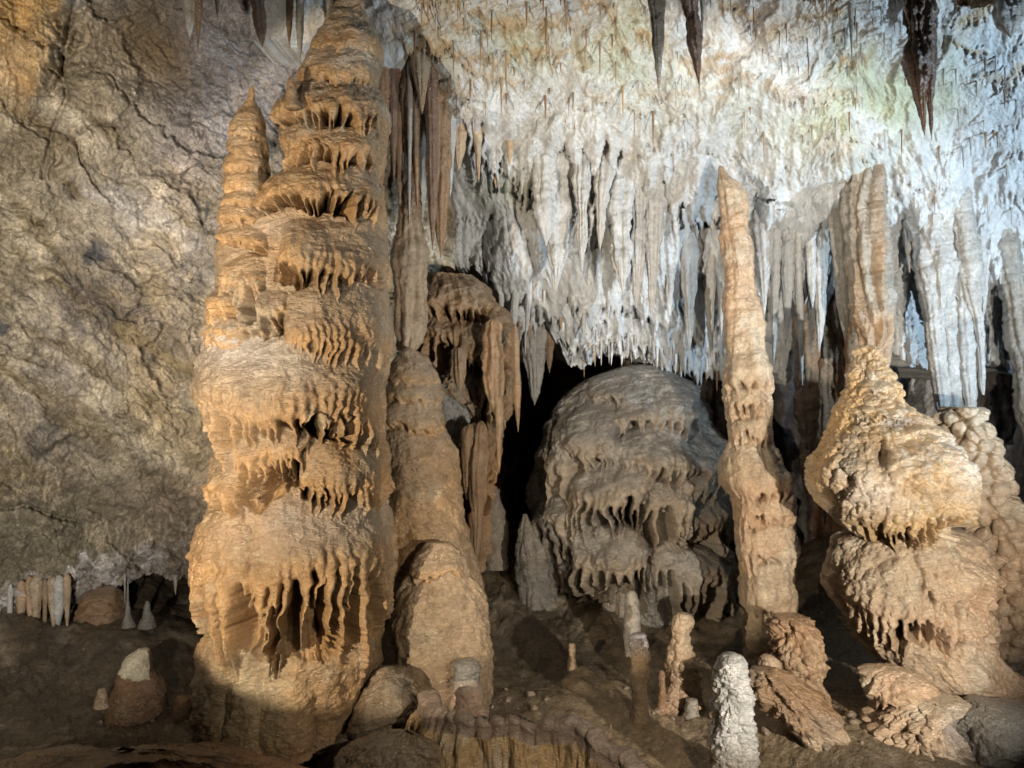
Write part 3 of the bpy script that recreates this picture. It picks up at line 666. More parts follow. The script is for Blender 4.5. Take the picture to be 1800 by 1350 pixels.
# ---- 2 the smooth cone behind it
cone = add_body('stalagmite', [(610, 706, 722), (618, 694, 738), (630, 686, 750), (660, 677, 762), (720, 670, 774), (800, 664, 792), (880, 668, 808), (960, 674, 824), (1040, 682, 842), (1100, 688, 852), (1160, 692, 858), (1220, 694, 862), (1262, 694, 866)],
   8.4, 'orange', 'tall smooth brown cone stalagmite directly behind the right side of the tiered column', 'stalagmite', seed=4, step=2, ripple=1.6, lump=5, split=True,
   tiers=[T(668, 775, 628, 668, 7, 16, 8, 2), T(668, 780, 670, 706, 7, 16, 8, 2), T(665, 790, 708, 752, 8, 14, 12, 3)], body_name='trunk')
add_body('flow_lobe', [(958, 745, 790), (972, 735, 806), (1000, 718, 818), (1040, 704, 838), (1075, 690, 854), (1120, 688, 864), (1180, 690, 866), (1225, 696, 864), (1262, 700, 860)], 7.9, 'orange', parent=cone, seed=5, step=1.8, ripple=1.8, lump=5, depth=0.6,
   tiers=[T(715, 812, 962, 1010, 14, 18, 12, 5), T(690, 790, 1050, 1300, 17, 26, 3, 2), T(745, 835, 1005, 1300, 16, 26, 3, 2), T(800, 868, 1040, 1300, 18, 30, 3, 2)])
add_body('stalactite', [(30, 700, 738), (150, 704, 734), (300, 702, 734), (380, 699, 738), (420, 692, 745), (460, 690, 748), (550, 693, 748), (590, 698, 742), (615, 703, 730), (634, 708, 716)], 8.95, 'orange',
   'thick brown stalactite whose tip touches the top of the smooth brown cone', 'stalactite', seed=6, step=2, flute=4, flutes=3, lump=3, ripple=1.6, tint=lambda c, X, Y, R: c * lerp(np.array((0.45, 0.36, 0.3)), np.ones(3), sm((Y - 330) / 80)[..., None]))  # upper part tinted dark, painting in the shade between the brown stalactites

# ---- 3 slim column right of centre
add_body('flowstone_column', [(288, 1265, 1277), (300, 1262, 1286), (315, 1263, 1302), (330, 1264, 1315), (345, 1265, 1319), (400, 1267, 1323), (450, 1270, 1330), (500, 1275, 1333), (560, 1278, 1340), (620, 1279, 1350), (700, 1280, 1358),
   (780, 1284, 1368), (800, 1278, 1375), (850, 1274, 1386), (900, 1290, 1396), (960, 1304, 1406), (1000, 1303, 1409), (1060, 1308, 1406), (1095, 1310, 1396), (1130, 1312, 1400), (1200, 1314, 1404)],
   8.9, 'cream', 'slim pale orange column right of centre, between the dark domed mound and the bulbous flowstone', 'column', seed=8, step=1.8, split=True, ripple=2.0, lump=3.5, flute=2.2, flutes=5,
   tiers=[T(1284, 1352, 612, 668, 11, 11, 44, 10), T(1284, 1345, 680, 712, 8, 11, 40, 8), T(1286, 1366, 730, 764, 8, 10, 34, 7), T(1272, 1390, 785, 868, 15, 10, 52, 12), T(1296, 1400, 878, 902, 8, 11, 30, 7),
          T(1300, 1408, 922, 975, 11, 11, 40, 8), T(1304, 1410, 990, 1078, 11, 12, 34, 7), T(1300, 1330, 840, 900, 12, 14, 120, 6)])

# ---- 4 domed mound in the middle distance
MD = 10.6
add_body('flowstone_mound', [(640, 1120, 1150), (648, 1085, 1185), (663, 1040, 1215), (690, 1002, 1240), (730, 972, 1262), (780, 952, 1278), (820, 942, 1288), (900, 928, 1294), (960, 932, 1300), (1040, 955, 1302), (1090, 985, 1304), (1130, 990, 1304)],
   MD, 'mound', 'great domed grey and brown flowstone mound with hanging drapery tiers in the middle distance', 'mound', seed=9, step=1.4, split=True, ripple=2.8, lump=8, depth=0.8, pop=0,
   tiers=[T(1000, 1090, 700, [(1000, 788), (1050, 795), (1090, 798)], 30, 11, 48, 20), T(1080, 1150, 665, 742, 22, 12, 30, 12), T(1140, 1225, 660, 735, 24, 12, 40, 12), T(1088, 1210, 745, [(1088, 812), (1210, 822)], 34, 10, 55, 24),
          T(948, 1018, 730, [(948, 800), (1018, 830)], 26, 12, 80, 16), T(1008, 1146, 812, [(1008, 872), (1080, 880), (1146, 862)], 42, 10, 80, 28), T(1130, 1214, 850, 892, 30, 10, 115, 26),
          T(1196, 1284, 768, 826, 24, 11, 60, 18), T(1205, 1294, 870, 920, 26, 11, 90, 22), T(932, 1012, 868, 915, 28, 14, 170, 20), T(1010, 1140, 925, [(1010, 985), (1080, 1000), (1140, 980)], 46, 11, 100, 30),
          T(1150, 1294, 955, [(1150, 1000), (1294, 1010)], 28, 12, 100, 22), T(955, 1012, 985, 1018, 20, 13, 70, 16), T(1180, 1250, 838, 862, 18, 9, 40, 14), T(1030, 1110, 660, 700, 14, 14, 18, 6), T(1060, 1150, 770, 800, 14, 10, 26, 8)])
add_body('flowstone_mound', [(905, 918, 928), (930, 908, 940), (960, 904, 955), (1000, 905, 968), (1040, 912, 975), (1075, 912, 980)], 10.9, 'mound', 'low dark flowstone lump at the left foot of the domed mound', 'mound', seed=10, lump=4, ripple=2, flute=3, flutes=4)

# ---- 5 bulbous flowstone on the right, its lower mass
add_body('flowstone_bulb', [(606, 1528, 1548), (612, 1518, 1566), (640, 1512, 1577), (690, 1508, 1585), (712, 1500, 1598), (735, 1482, 1640), (765, 1462, 1668), (800, 1444, 1690), (835, 1435, 1706), (868, 1440, 1718), (900, 1466, 1720), (930, 1490, 1714), (955, 1508, 1700), (990, 1540, 1680), (1010, 1560, 1660)],
   7.2, 'gold', 'large bulbous golden flowstone with a narrow neck and dripping underside, right of the slim column', 'flowstone', seed=12, step=1.3, split=True, ripple=2.6, lump=8, pop=4.2, pops=17, dents=[(1547, 805, 9, 30, 26), (1600, 745, 60, 7, 10), (1650, 860, 12, 20, 14), (1500, 850, 9, 14, 12)], depth=0.85,
   tiers=[T(1512, 1586, 640, 690, 6, 13, 8, 3), T(1500, 1600, 690, 735, 9, 13, 10, 4), T(1452, 1560, 770, [(1452, 850), (1500, 892), (1560, 900)], 16, 10, 16, 8), T(1540, 1640, 740, 850, 14, 15, 14, 8), T(1600, 1716, 768, 880, 15, 14, 16, 8),
          T(1474, 1595, 845, [(1474, 895), (1520, 915), (1595, 922)], 26, 10, 58, 26), T(1570, 1720, 845, [(1570, 915), (1640, 910), (1720, 895)], 26, 10, 56, 26), T(1500, 1660, 770, [(1500, 850), (1580, 835), (1660, 850)], 12, 12, 20, 8)],
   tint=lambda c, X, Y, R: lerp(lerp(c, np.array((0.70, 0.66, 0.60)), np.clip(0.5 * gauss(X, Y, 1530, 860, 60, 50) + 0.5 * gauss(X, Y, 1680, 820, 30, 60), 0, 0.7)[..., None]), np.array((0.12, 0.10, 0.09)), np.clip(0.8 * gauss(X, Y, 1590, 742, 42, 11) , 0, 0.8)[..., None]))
add_body('flowstone_mound', [(935, 1560, 1680), (948, 1520, 1720), (968, 1480, 1738), (1000, 1475, 1742), (1060, 1482, 1742), (1100, 1498, 1750), (1150, 1520, 1765), (1200, 1570, 1800), (1250, 1620, 1850), (1320, 1660, 1920), (1430, 1690, 2000)],
   7.3, 'cream', 'broad pinkish drapery mass below the bulbous flowstone, spreading to the right edge', 'mound', seed=13, step=1.4, split=True, ripple=1.8, pop=2.0, pops=19, lump=7, depth=0.8,
   tiers=[T(1476, 1620, 930, [(1476, 1045), (1530, 1070), (1575, 1085), (1620, 1065)], 38, 13, 105, 30), T(1500, 1580, 1050, 1090, 22, 22, 80, 14), T(1620, 1700, 1010, 1040, 24, 12, 110, 20), T(1575, 1640, 925, 955, 12, 12, 20, 8), T(1600, 1690, 945, [(1600, 1000), (1690, 1010)], 22, 12, 70, 16), T(1660, 1745, 990, [(1660, 1035), (1745, 1030)], 24, 12, 60, 16),
          T(1610, 1680, 1060, 1090, 16, 13, 60, 20), T(1655, 1750, 1085, 1115, 16, 14, 50, 12), T(1530, 1660, [(1530, 1150), (1590, 1120), (1660, 1180)], [(1530, 1215), (1660, 1240)], 20, 20, 16, 8), T(1645, 1770, [(1645, 1160), (1700, 1115), (1770, 1170)], 1270, 22, 22, 24, 10)])

# ---- 6 right: fluted stalactites and the knobbly stalagmite
add_body('stalactite', [(262, 1522, 1540), (275, 1512, 1550), (305, 1503, 1554), (340, 1497, 1557), (400, 1495, 1560), (460, 1497, 1564), (520, 1505, 1568), (580, 1516, 1570), (625, 1524, 1562), (665, 1532, 1556)], Ds(1525, 290), 'grey',
   'broad fluted brown and white stalactite directly above the neck of the bulbous flowstone', 'stalactite', seed=14, step=1.7, flute=11, flutes=4, lump=3, ripple=2.6,
   tint=lambda c, X, Y, R: lerp(c, np.array((0.42, 0.25, 0.12)), np.clip(0.75 * gauss(X, Y, 1545, 430, 12, 130) + 0.6 * sm((Y - 520) / 60) + 0.5 * gauss(X, Y, 1510, 480, 8, 120), 0, 0.9)[..., None]))
stalactite(1478, 330, 600, 40, Ds(1478, 350), 'grey', 'grey shaded stalactite just left of the fluted brown and white one', xt=1490, wt=0.3, seed=15)
stalactite(1640, 290, 640, 84, Ds(1640, 320), 'white', 'fat white stalactite in the right bundle, capped by a dark shadowed shoulder', xt=1668, wt=0.25, seed=16, flute=6, ripple=4)
for i, (x, y0, y1, wd, xt, lab) in enumerate([(1628, 430, 762, 40, 1672, 'long pale stalactite at the left side of the right bundle, reaching the knobbly stalagmite'),
     (1665, 450, 750, 36, 1688, 'long pale stalactite in the middle of the right bundle, reaching the knobbly stalagmite'),
     (1690, 420, 752, 40, 1716, 'long pale stalactite at the right side of the right bundle, reaching the knobbly stalagmite')]):
    stalactite(x - 6, y0 - 100, y1 + 40, wd * 0.9, Ds(x, y0 - 60), 'white', lab, xt=xt, wt=0.6, seed=17 + i, ripple=4)
add_body('stalactite', [(300, 1655, 1705), (330, 1662, 1708), (400, 1678, 1722), (470, 1692, 1728), (540, 1708, 1732), (600, 1720, 1735), (650, 1725, 1736), (680, 1727, 1735), (694, 1732, 1735)], Ds(1690, 330), 'white', 'slender curved white stalactite with a hooked free tip, right of the right bundle', 'stalactite', seed=21, flute=2.5, flutes=4)
add_body('stalactite', [(370, 1735, 1775), (400, 1745, 1780), (450, 1752, 1795), (520, 1765, 1812), (620, 1782, 1828), (740, 1800, 1835), (800, 1812, 1830)], Ds(1765, 400), 'grey', 'thick brown and white stalactite at the right edge of the picture', 'stalactite', seed=22, flute=4, flutes=4, ripple=2.4)
add_body('stalagmite', [(716, 1680, 1725), (728, 1668, 1738), (760, 1664, 1745), (795, 1668, 1768), (830, 1690, 1772), (880, 1700, 1792), (940, 1712, 1812), (1000, 1722, 1826), (1080, 1728, 1835), (1160, 1735, 1842), (1260, 1745, 1860), (1380, 1745, 1870)], 8.5, 'cream',
   'knobbly stacked stalagmite at the right edge, below the bundle of long pale stalactites', 'stalagmite', seed=23, step=1.5, pop=13, pops=27, lump=4, ripple=1.2)

# ---- 7 popcorn mounds at the lower right
popc = add_body('popcorn_mound', [(1090, 1390, 1410), (1098, 1372, 1432), (1120, 1360, 1448), (1150, 1362, 1455), (1180, 1372, 1462), (1220, 1390, 1466), (1260, 1405, 1476), (1310, 1425, 1482), (1380, 1440, 1490), (1440, 1440, 1495)], 7.5, 'cream',
   'orange popcorn-covered stalagmite at the foot of the slim column', 'stalagmite', seed=24, step=1.4, pop=6.5, pops=17, lump=9, ripple=1.2, tint=lambda c, X, Y, R: c * np.array((0.92, 0.78, 0.66)))
add_body('nodule', [(1154, 1344, 1356), (1160, 1338, 1366), (1175, 1336, 1374), (1192, 1342, 1380), (1215, 1350, 1390)], 7.4, 'cream', parent=popc, seed=25, step=1.5, pop=2.5, pops=18, lump=2, ripple=0.8)
add_body('flowstone_ridge', [(1186, 1338, 1375), (1200, 1330, 1400), (1225, 1328, 1428), (1260, 1338, 1460), (1290, 1362, 1478), (1320, 1395, 1490), (1350, 1425, 1494), (1400, 1440, 1496), (1480, 1445, 1498)], 6.7, 'brown',
   'dark shaded log-like flowstone ridge sloping down to the bottom, in front of the popcorn stalagmite', 'flowstone', seed=26, step=1.5, lump=12, ripple=3.2, pop=2.4, pops=24, flute=5, flutes=5, tint=lambda c, X, Y, R: lerp(c, np.array((0.60, 0.44, 0.28)), (0.8 * gauss(X, Y, 1460, 1330, 40, 50))[..., None]))
add_body('flowstone_hump', [(1176, 1560, 1575), (1184, 1542, 1598), (1200, 1522, 1622), (1230, 1515, 1640), (1265, 1522, 1650), (1300, 1540, 1655), (1350, 1550, 1655), (1420, 1550, 1655)], 6.9, 'cream', 'rounded tan flowstone hump below the pinkish drapery mass', 'flowstone', seed=27, step=1.5, lump=11, ripple=3.4, tiers=[T(1515, 1590, 1190, 1240, 9, 14, 26, 5), T(1580, 1655, 1200, 1262, 10, 14, 26, 5)])
add_body('popcorn_mound', [(1238, 1648, 1672), (1248, 1628, 1692), (1270, 1600, 1706), (1300, 1575, 1716), (1330, 1560, 1716), (1380, 1550, 1712), (1440, 1550, 1708)], 6.5, 'cream', 'lumpy tan popcorn mound at the bottom, right of the log-like ridge', 'popcorn rock', seed=28, step=1.5, pop=7, pops=23, lump=15, ripple=2,
   tint=lambda c, X, Y, R: lerp(c, np.array((0.34, 0.30, 0.29)), (0.7 * gauss(X, Y, 1700, 1290, 40, 50))[..., None]))
add_body('flowstone_slope', [(1255, 1760, 1800), (1280, 1730, 1850), (1320, 1712, 1900), (1400, 1700, 1960), (1480, 1700, 1990)], 6.3, 'grey', 'smooth grey wet flowstone slope in the bottom right corner', 'flowstone', seed=29, lump=8, ripple=2.6, flute=4, flutes=4, tint=lambda c, X, Y, R: c * 0.6)

# ---- 8 free-standing stalagmites on the floor
def smite(x, y0, y1, wd, D, pal, label, seed, prof=None, **k):
    prof = prof or [(0, 0.25), (0.04, 0.6), (0.12, 0.82), (0.4, 0.9), (0.7, 0.95), (1, 1.1)]
    rr = random.Random(seed); o = []
    for t, q in prof:
        dx = rr.uniform(-1, 1) * wd * 0.05; o.append((y0 + (y1 - y0) * t, x + dx - wd * q / 2, x + dx + wd * q / 2))
    o[-1] = (y1 - 4, o[-1][1], o[-1][2]); o.append((y1 + 6, x - wd * 0.66, x + wd * 0.66)); o.append((y1 + 16, x - wd * 0.75, x + wd * 0.75))
    k.setdefault('pop', wd * 0.04); k.setdefault('pops', wd * 0.5); k['pop'] *= 0.55
    return add_body('stalagmite', o, D, pal, label, 'stalagmite', k.pop('group', None), seed=seed, step=1.5, lump=k.pop('lump', wd * 0.11), ripple=k.pop('ripple', 1.6), **k)
G1 = 'stalagmites standing on the floor'
smite(1112, 1040, 1150, 27, 9.7, 'grey', 'thin stacked stalagmite rising behind the taller glossy one', 41, group=G1)
smite(1126, 1118, 1270, 36, 7.85, 'orange', 'glossy stalagmite with a blue-grey rounded top, left of the pale knobbly one', 42, group=G1, tint=lambda c, X, Y, R: lerp(c, np.array((0.22, 0.22, 0.25)), sm((1165 - Y) / 40)[..., None] * 0.8), prof=[(0, 0.5), (0.04, 0.9), (0.12, 1.0), (0.4, 0.92), (0.8, 0.9), (1, 1.0)])
smite(1164, 1180, 1248, 20, 8.1, 'brown', 'small brown stalagmite between the glossy and the pale knobbly ones', 43, group=G1)
smite(1202, 1083, 1260, 54, 8.0, 'cream', 'pale cream knobbly stalagmite, tallest of the free-standing group', 44, group=G1, prof=[(0, 0.3), (0.03, 0.5), (0.15, 0.6), (0.3, 0.75), (0.5, 0.92), (0.8, 0.98), (1, 1.05)], pop=4, pops=17)
smite(1218, 1232, 1266, 26, 7.85, 'grey', 'stubby dark stalagmite at the foot of the pale knobbly one', 45, group=G1)
smite(1006, 1132, 1168, 15, 9.3, 'cream', 'tiny pale stalagmite standing alone on the dark wet floor', 46, group=G1)
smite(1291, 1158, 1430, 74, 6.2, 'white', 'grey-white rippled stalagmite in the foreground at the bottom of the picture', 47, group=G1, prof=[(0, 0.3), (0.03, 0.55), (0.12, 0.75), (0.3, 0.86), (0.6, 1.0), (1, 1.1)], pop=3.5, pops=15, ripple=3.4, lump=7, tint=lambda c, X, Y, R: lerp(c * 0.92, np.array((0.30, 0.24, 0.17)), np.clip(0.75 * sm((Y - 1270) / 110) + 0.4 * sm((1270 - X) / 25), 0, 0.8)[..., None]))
smite(822, 1163, 1258, 46, 7.45, 'grey', 'short blunt stalagmite with a grey cap beside the cone stalagmite', 48, group=G1, prof=[(0, 0.4), (0.05, 0.75), (0.15, 0.95), (0.4, 0.98), (0.7, 0.9), (1, 0.8)], pop=1, tint=lambda c, X, Y, R: lerp(c, np.array((0.50, 0.33, 0.24)), sm((Y - 1190) / 30)[..., None] * 0.8) * np.where(Y < 1195, 0.55, 1.0)[..., None])
smite(872, 856, 985, 34, 11.6, 'mound', 'rounded grey-brown stalagmite standing in the dark gap between cone and domed mound', 49, group=G1, prof=[(0, 0.4), (0.05, 0.8), (0.15, 1.0), (0.6, 1.0), (1, 1.1)], pop=0.5)
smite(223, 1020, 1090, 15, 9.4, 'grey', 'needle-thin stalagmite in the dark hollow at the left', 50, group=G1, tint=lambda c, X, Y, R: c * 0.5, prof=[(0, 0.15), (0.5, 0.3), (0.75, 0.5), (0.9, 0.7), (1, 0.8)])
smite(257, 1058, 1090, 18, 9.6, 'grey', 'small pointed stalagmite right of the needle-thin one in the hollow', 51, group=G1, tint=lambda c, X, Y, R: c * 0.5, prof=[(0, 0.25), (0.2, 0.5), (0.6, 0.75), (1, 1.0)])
smite(177, 1212, 1232, 18, 7.9, 'cream', 'tiny round pale knob beside the white-topped stump', 52, group=G1)
add_body('stalagmite', [(1146, 236, 250), (1152, 230, 257), (1162, 214, 258), (1170, 206, 256), (1195, 202, 258), (1215, 198, 272), (1240, 192, 280), (1270, 188, 282), (1300, 184, 286)], 7.75, 'brown', 'squat brown stump with a cream-white cap on the dark left floor', 'stalagmite', G1, seed=53, step=1.5, lump=4, ripple=2,
   tint=lambda c, X, Y, R: lerp(lerp(c * 0.8, np.array((0.25, 0.15, 0.10)), sm((X - 240) / 10)[..., None] * 0.5), np.array((0.74, 0.66, 0.48)), (sm((1196 - Y + 3 * tex(0, X / 20, Y / 20)) / 5) * (X < 262))[..., None]))
add_body('flowstone_mound', [(1036, 165, 182), (1046, 148, 198), (1070, 138, 206), (1098, 130, 208), (1125, 118, 204), (1145, 114, 202), (1175, 112, 204)], 10.0, 'brown', 'beehive-shaped layered mound under the white-crusted overhang at the left', 'mound', seed=54, step=1.2, split=True, lump=2, ripple=1.5,
   tiers=[T(138, 210, 1036, 1058, 9, 9, 4, 3), T(130, 214, 1060, 1078, 9, 9, 4, 3), T(124, 212, 1080, 1096, 10, 9, 4, 3), T(120, 212, 1098, 1114, 12, 8, 5, 5), T(110, 200, 1117, 1136, 14, 8, 6, 6)])

# ---- 9 brown drapery ledge between cone and the dark gap
add_body('flowstone_curtain', [(478, 748, 840), (500, 742, 866), (540, 738, 884), (580, 740, 894), (620, 748, 896), (660, 775, 894), (720, 800, 890), (780, 806, 884), (850, 808, 868), (930, 800, 860), (1010, 815, 850)], 10.0, 'brown', 'brown draped flowstone ledge with hanging folds, left of the dark gap', 'flowstone', seed=60, step=1.4, split=True, depth=0.6, lump=9, ripple=2.0, flute=5, flutes=9, tint=lambda c, X, Y, R: c * np.array((0.86, 0.90, 0.88)),
   tiers=[T(744, 870, 480, [(744, 535), (870, 542)], 22, 11, 44, 12), T(746, 812, 548, [(746, 586), (790, 590), (812, 605)], 34, 8, 100, 22), T(805, 852, 560, 630, 32, 9, 90, 18), T(846, 898, 555, [(846, 612), (898, 600)], 36, 8, 160, 22), T(845, 894, 650, 690, 24, 8, 140, 14), T(800, 882, 740, 790, 24, 8, 170, 16)])
for i, (x, y0, y1, wd, lab) in enumerate([(826, 745, 880, 26, 'wavy brown curtain strip hanging beside the grey rock, below the brown ledge'), (846, 740, 1000, 30, 'long brown curtain strip reaching down to the rounded gap stalagmite'),
      (877, 690, 832, 16, 'thin pointed stalactite hanging free in front of the dark gap'), (866, 560, 730, 44, 'thick brown stalactite on the right end of the brown ledge'),
      (806, 610, 690, 26, 'short brown curtain fold on the lower edge of the brown ledge'), (905, 570, 760, 18, 'slender dark brown stalactite at the left side of the dark gap')]):
    stalactite(x, y0, y1, wd, 9.7 - 0.05 * i, 'brown', lab, seed=61 + i, xt=x + [-6, -10, 0, 4, 2, 6][i], wt=0.35, flare=-1, flute=wd * 0.16, lump=wd * 0.12, tint=lambda c, X, Y, R: c * np.array((0.95, 0.95, 0.90)))
add_body('rock', [(590, 760, 800), (620, 752, 830), (660, 758, 848), (700, 762, 848), (740, 768, 836), (790, 782, 822), (850, 792, 812), (900, 798, 806)], 10.15, 'grey', 'bare grey rock face between the cone stalagmite and the brown curtain strips', 'rock', seed=68, lump=8, ripple=2.5, mat=M_ROCK, depth=0.5, tint=lambda c, X, Y, R: c * np.array((0.62, 0.64, 0.66)))
stalactite(943, 545, 712, 46, Ds(943, 565), 'grey', 'blunt grey-brown stalactite hanging in the middle of the dark gap', xt=940, wt=0.3, seed=69, ripple=2.5)
stalactite(966, 550, 655, 24, Ds(966, 570), 'brown', 'short brown stalactite just right of the blunt grey-brown one', seed=70, wt=0.2)

# ---- 10 brown stalactites right behind the top of the tiered column
G2 = 'brown stalactites behind the top of the tiered column'
brown_list = [(672, 40, 338, 30, 668, 0.5, 'brown', 'broad dark brown stalactite closest to the tiered column'), (690, 50, 322, 22, 692, 0.4, 'dkbrown', 'narrow dark brown stalactite second from the tiered column'),
 (700, 230, 400, 18, 703, 0.3, 'brown', 'slim brown stalactite ending above the touching stalactite'), (716, 50, 240, 24, 712, 0.25, 'orange', 'twisted orange-brown stalactite with a curled tip'),
 (738, 58, 198, 36, 741, 0.15, 'orange', 'wide bright orange carrot-shaped stalactite'), (729, 120, 372, 18, 733, 0.3, 'brown', 'long thin brown stalactite beside the orange carrot-shaped one'),
 (745, 180, 416, 30, 738, 0.2, 'grey', 'pale greenish-grey stalactite right of the brown bunch'), (772, 235, 452, 40, 774, 0.6, 'brown', 'heavy brown club-shaped stalactite at the right of the brown bunch'),
 (757, 240, 440, 26, 760, 0.5, 'dkbrown', 'dark brown stalactite left of the club-shaped one'), (792, 180, 345, 24, 791, 0.1, 'white', 'long white spike of a stalactite above the club-shaped brown one'),
 (662, 270, 420, 20, 664, 0.3, 'grey', 'greyish stalactite peeping out beside the tiered column'), (721, 225, 398, 11, 719, 0.3, 'grey', 'hair-thin pale stalactite in front of the brown bunch'),
 (684, 330, 480, 22, 688, 0.3, 'grey', 'pale stalactite between the tiered column and the touching stalactite')]
for i, (x, y0, y1, wd, xt, wt, pal, lab) in enumerate(brown_list):
    own = i in (6, 9, 10, 12)
    stalactite(x, y0 if own else min(y0, 70), y1, wd, Ds(x, y0 + 10) if own else 8.9 + 0.07 * (i % 4) - (0.15 if i in (4, 9, 11) else 0), pal, lab, G2, xt=xt, wt=wt, seed=80 + i, flute=wd * 0.09, ripple=1.6)

# ---- 11 stalactites hanging in at the top edge
for i, (x, y0, y1, wd, D, xt, wt, pal, lab) in enumerate([
 (330, -110, 66, 28, 6.6, 331, 0.7, 'grey', 'blunt tan stalactite with a broken tip, at the top left'), (350, -110, 88, 18, 6.5, 346, 0.15, 'brown', 'sharp tan stalactite beside the blunt broken one, at the top left'),
 (436, -110, 80, 44, 6.4, 458, 0.1, 'dkbrown', 'curved brown stalactite hanging alone between the broken pair and the tiered column'), (508, -90, 82, 18, 7.6, 507, 0.2, 'dkbrown', 'dark brown pointed stalactite left of the top of the tiered column'),
 (526, -90, 112, 15, 7.6, 526, 0.6, 'grey', 'jointed pale stalactite beside the top of the tiered column'), (380, -90, 28, 14, 7.6, 381, 0.3, 'brown', 'short brown stalactite at the top edge right of the sharp tan one'),
 (1154, -110, 168, 30, 6.6, 1160, 0.1, 'grey', 'long grey-brown stalactite at the top centre, slightly left of the dark one'), (1205, -110, 153, 40, 6.4, 1232, 0.08, 'dkbrown', 'dark brown curved stalactite at the top centre'),
 (1236, -110, 60, 22, 6.5, 1236, 0.1, 'grey', 'short grey stalactite beside the dark curved one at the top centre'),
 (1597, -120, 238, 50, 6.1, 1632, 0.14, 'dkbrown', 'large dark brown stalactite at the top right, left half of the fused pair'), (1626, -120, 245, 34, 6.15, 1642, 0.2, 'dkbrown', 'large dark brown stalactite at the top right, right half of the fused pair'),
 (1780, -120, 62, 60, 6.6, 1786, 0.2, 'grey', 'grey fluted stalactite in the top right corner'), (1493, -110, 104, 13, 7.2, 1499, 0.1, 'grey', 'thin grey stalactite hanging left of the fused dark brown pair')]):
    stalactite(x, y0, y1, wd, D, pal, lab, xt=xt, wt=wt, seed=100 + i, flute=wd * 0.10, ripple=2.4, lump=wd * 0.10)

# ---- 12 pale stalactites of the hanging cluster
rr = random.Random(5)
ORD = ['first', 'second', 'third', 'fourth', 'fifth', 'sixth', 'seventh', 'eighth', 'ninth', 'tenth', 'eleventh', 'twelfth', 'thirteenth']
def cluster(items, what, where, group, pal, dd=0.0, **k):
    for i, it in enumerate(sorted(items)):
        x, y0, y1, wd = it[:4]; xt = it[4] if len(it) > 4 else x + rr.uniform(-9, 9)
        D = Ds(x, y0 + 8, 0.24) - dd
        wd = wd * rr.uniform(0.8, 1.35)
        stalactite(x, y0 - 8, y1, wd, D, pal, '%s, %s from the left %s' % (what, ORD[i], where), group, xt=xt, wt=rr.uniform(0.1, 0.55), seed=rr.randrange(9999), ripple=3.2, flute=wd * 0.1, lump=wd * 0.08, mat=M_WHITE, **k)
cluster([(958, 232, 430, 34), (985, 245, 520, 44), (1026, 240, 480, 46), (1062, 245, 440, 30), (1092, 255, 520, 44), (1006, 400, 530, 16), (1124, 290, 540, 30), (1028, 430, 602, 15), (1152, 310, 560, 26), (1076, 440, 560, 20)],
        'pale grey stalactite', 'in the hanging cluster above the domed mound', 'pale stalactites of the hanging cluster', 'white')
cluster([(884, 450, 560, 18), (908, 460, 580, 22), (934, 470, 590, 16)], 'white stalactite', 'on the bulge left of the hanging cluster', 'white stalactites of the left bulge', 'white')
cluster([(1180, 360, 560, 24), (1214, 370, 620, 30), (1244, 400, 640, 22), (1264, 440, 590, 16)], 'bluish white stalactite', 'just left of the slim column', 'bluish white stalactites left of the slim column', 'white')
cluster([(1346, 355, 560, 24), (1368, 360, 640, 18), (1388, 365, 600, 24), (1400, 380, 676, 18, 1412), (1424, 385, 540, 28), (1448, 380, 620, 30)], 'pale stalactite', 'between the slim column and the fluted brown one', 'pale stalactites right of the slim column', 'white')
cluster([(808, 185, 300, 22), (838, 205, 320, 16), (868, 235, 330, 18), (900, 215, 290, 16), (884, 300, 352, 22), (918, 310, 385, 14)], 'cream stalactite', 'under the ledge right of the brown bunch', 'cream stalactites under the small ledge', 'cream')
cluster([(1596, 350, 480, 20), (1738, 380, 560, 22), (1765, 370, 500, 18), (1722, 330, 470, 24)], 'bluish stalactite', 'around the bundle of long pale stalactites', 'pale bluish stalactites around the right bundle', 'white')
for i, (x, y0, y1, wd, xt, lab) in enumerate([(1450, 560, 900, 46, 1455, 'tall brown shaded pillar in the dark recess right of the slim column'), (1478, 570, 760, 34, 1500, 'crooked tan stalactite leaning in the dark recess beside the bulb neck'), (1420, 600, 860, 36, 1424, 'dark brown shaded pillar nearest the slim column in the recess'), (1500, 560, 700, 26, 1503, 'short brown pillar just left of the bulb neck')]):
    stalactite(x, y0 - 140, y1 + 30, wd, 11.0 - 0.2 * i, 'brown', lab, xt=xt, wt=0.75, seed=150 + i, ripple=2.5, lump=4)

# left overhang fringe
G5 = 'stalactites under the left overhang'
FR = [(18, 1120, 10, 'white', 'tiny white stalactite'), (36, 1122, 18, 'cream', 'cream stalactite'), (50, 1134, 13, 'cream', 'slim cream stalactite'), (63, 1139, 22, 'cream', 'thick cream stalactite'), (78, 1120, 12, 'orange', 'orange-stained stalactite'),
   (90, 1128, 17, 'cream', 'folded cream stalactite'), (103, 1112, 20, 'white', 'pale white stalactite'), (117, 1118, 12, 'cream', 'narrow cream stalactite')]
for i, (x, y1, wd, pal, lab) in enumerate(FR):
    stalactite(x, float(lip_left(np.array([x * 1.0]))[0]) - 50, y1 - (i % 3) * 7, wd * 0.95, 9.85, pal, lab + ', ' + ORD[i] + ' from the left under the white-crusted overhang', G5, seed=170 + i, wt=0.35, flare=-1, tint=lambda c, X, Y, R: c * 0.8, ripple=3.5, lump=wd * 0.12, xt=x + (i % 3 - 1) * 3)
stalactite(307, 965, 1046, 14, 10.7, 'grey', 'small grey stalactite hanging in the hollow beside the tiered column', G5, seed=178, wt=0.2)
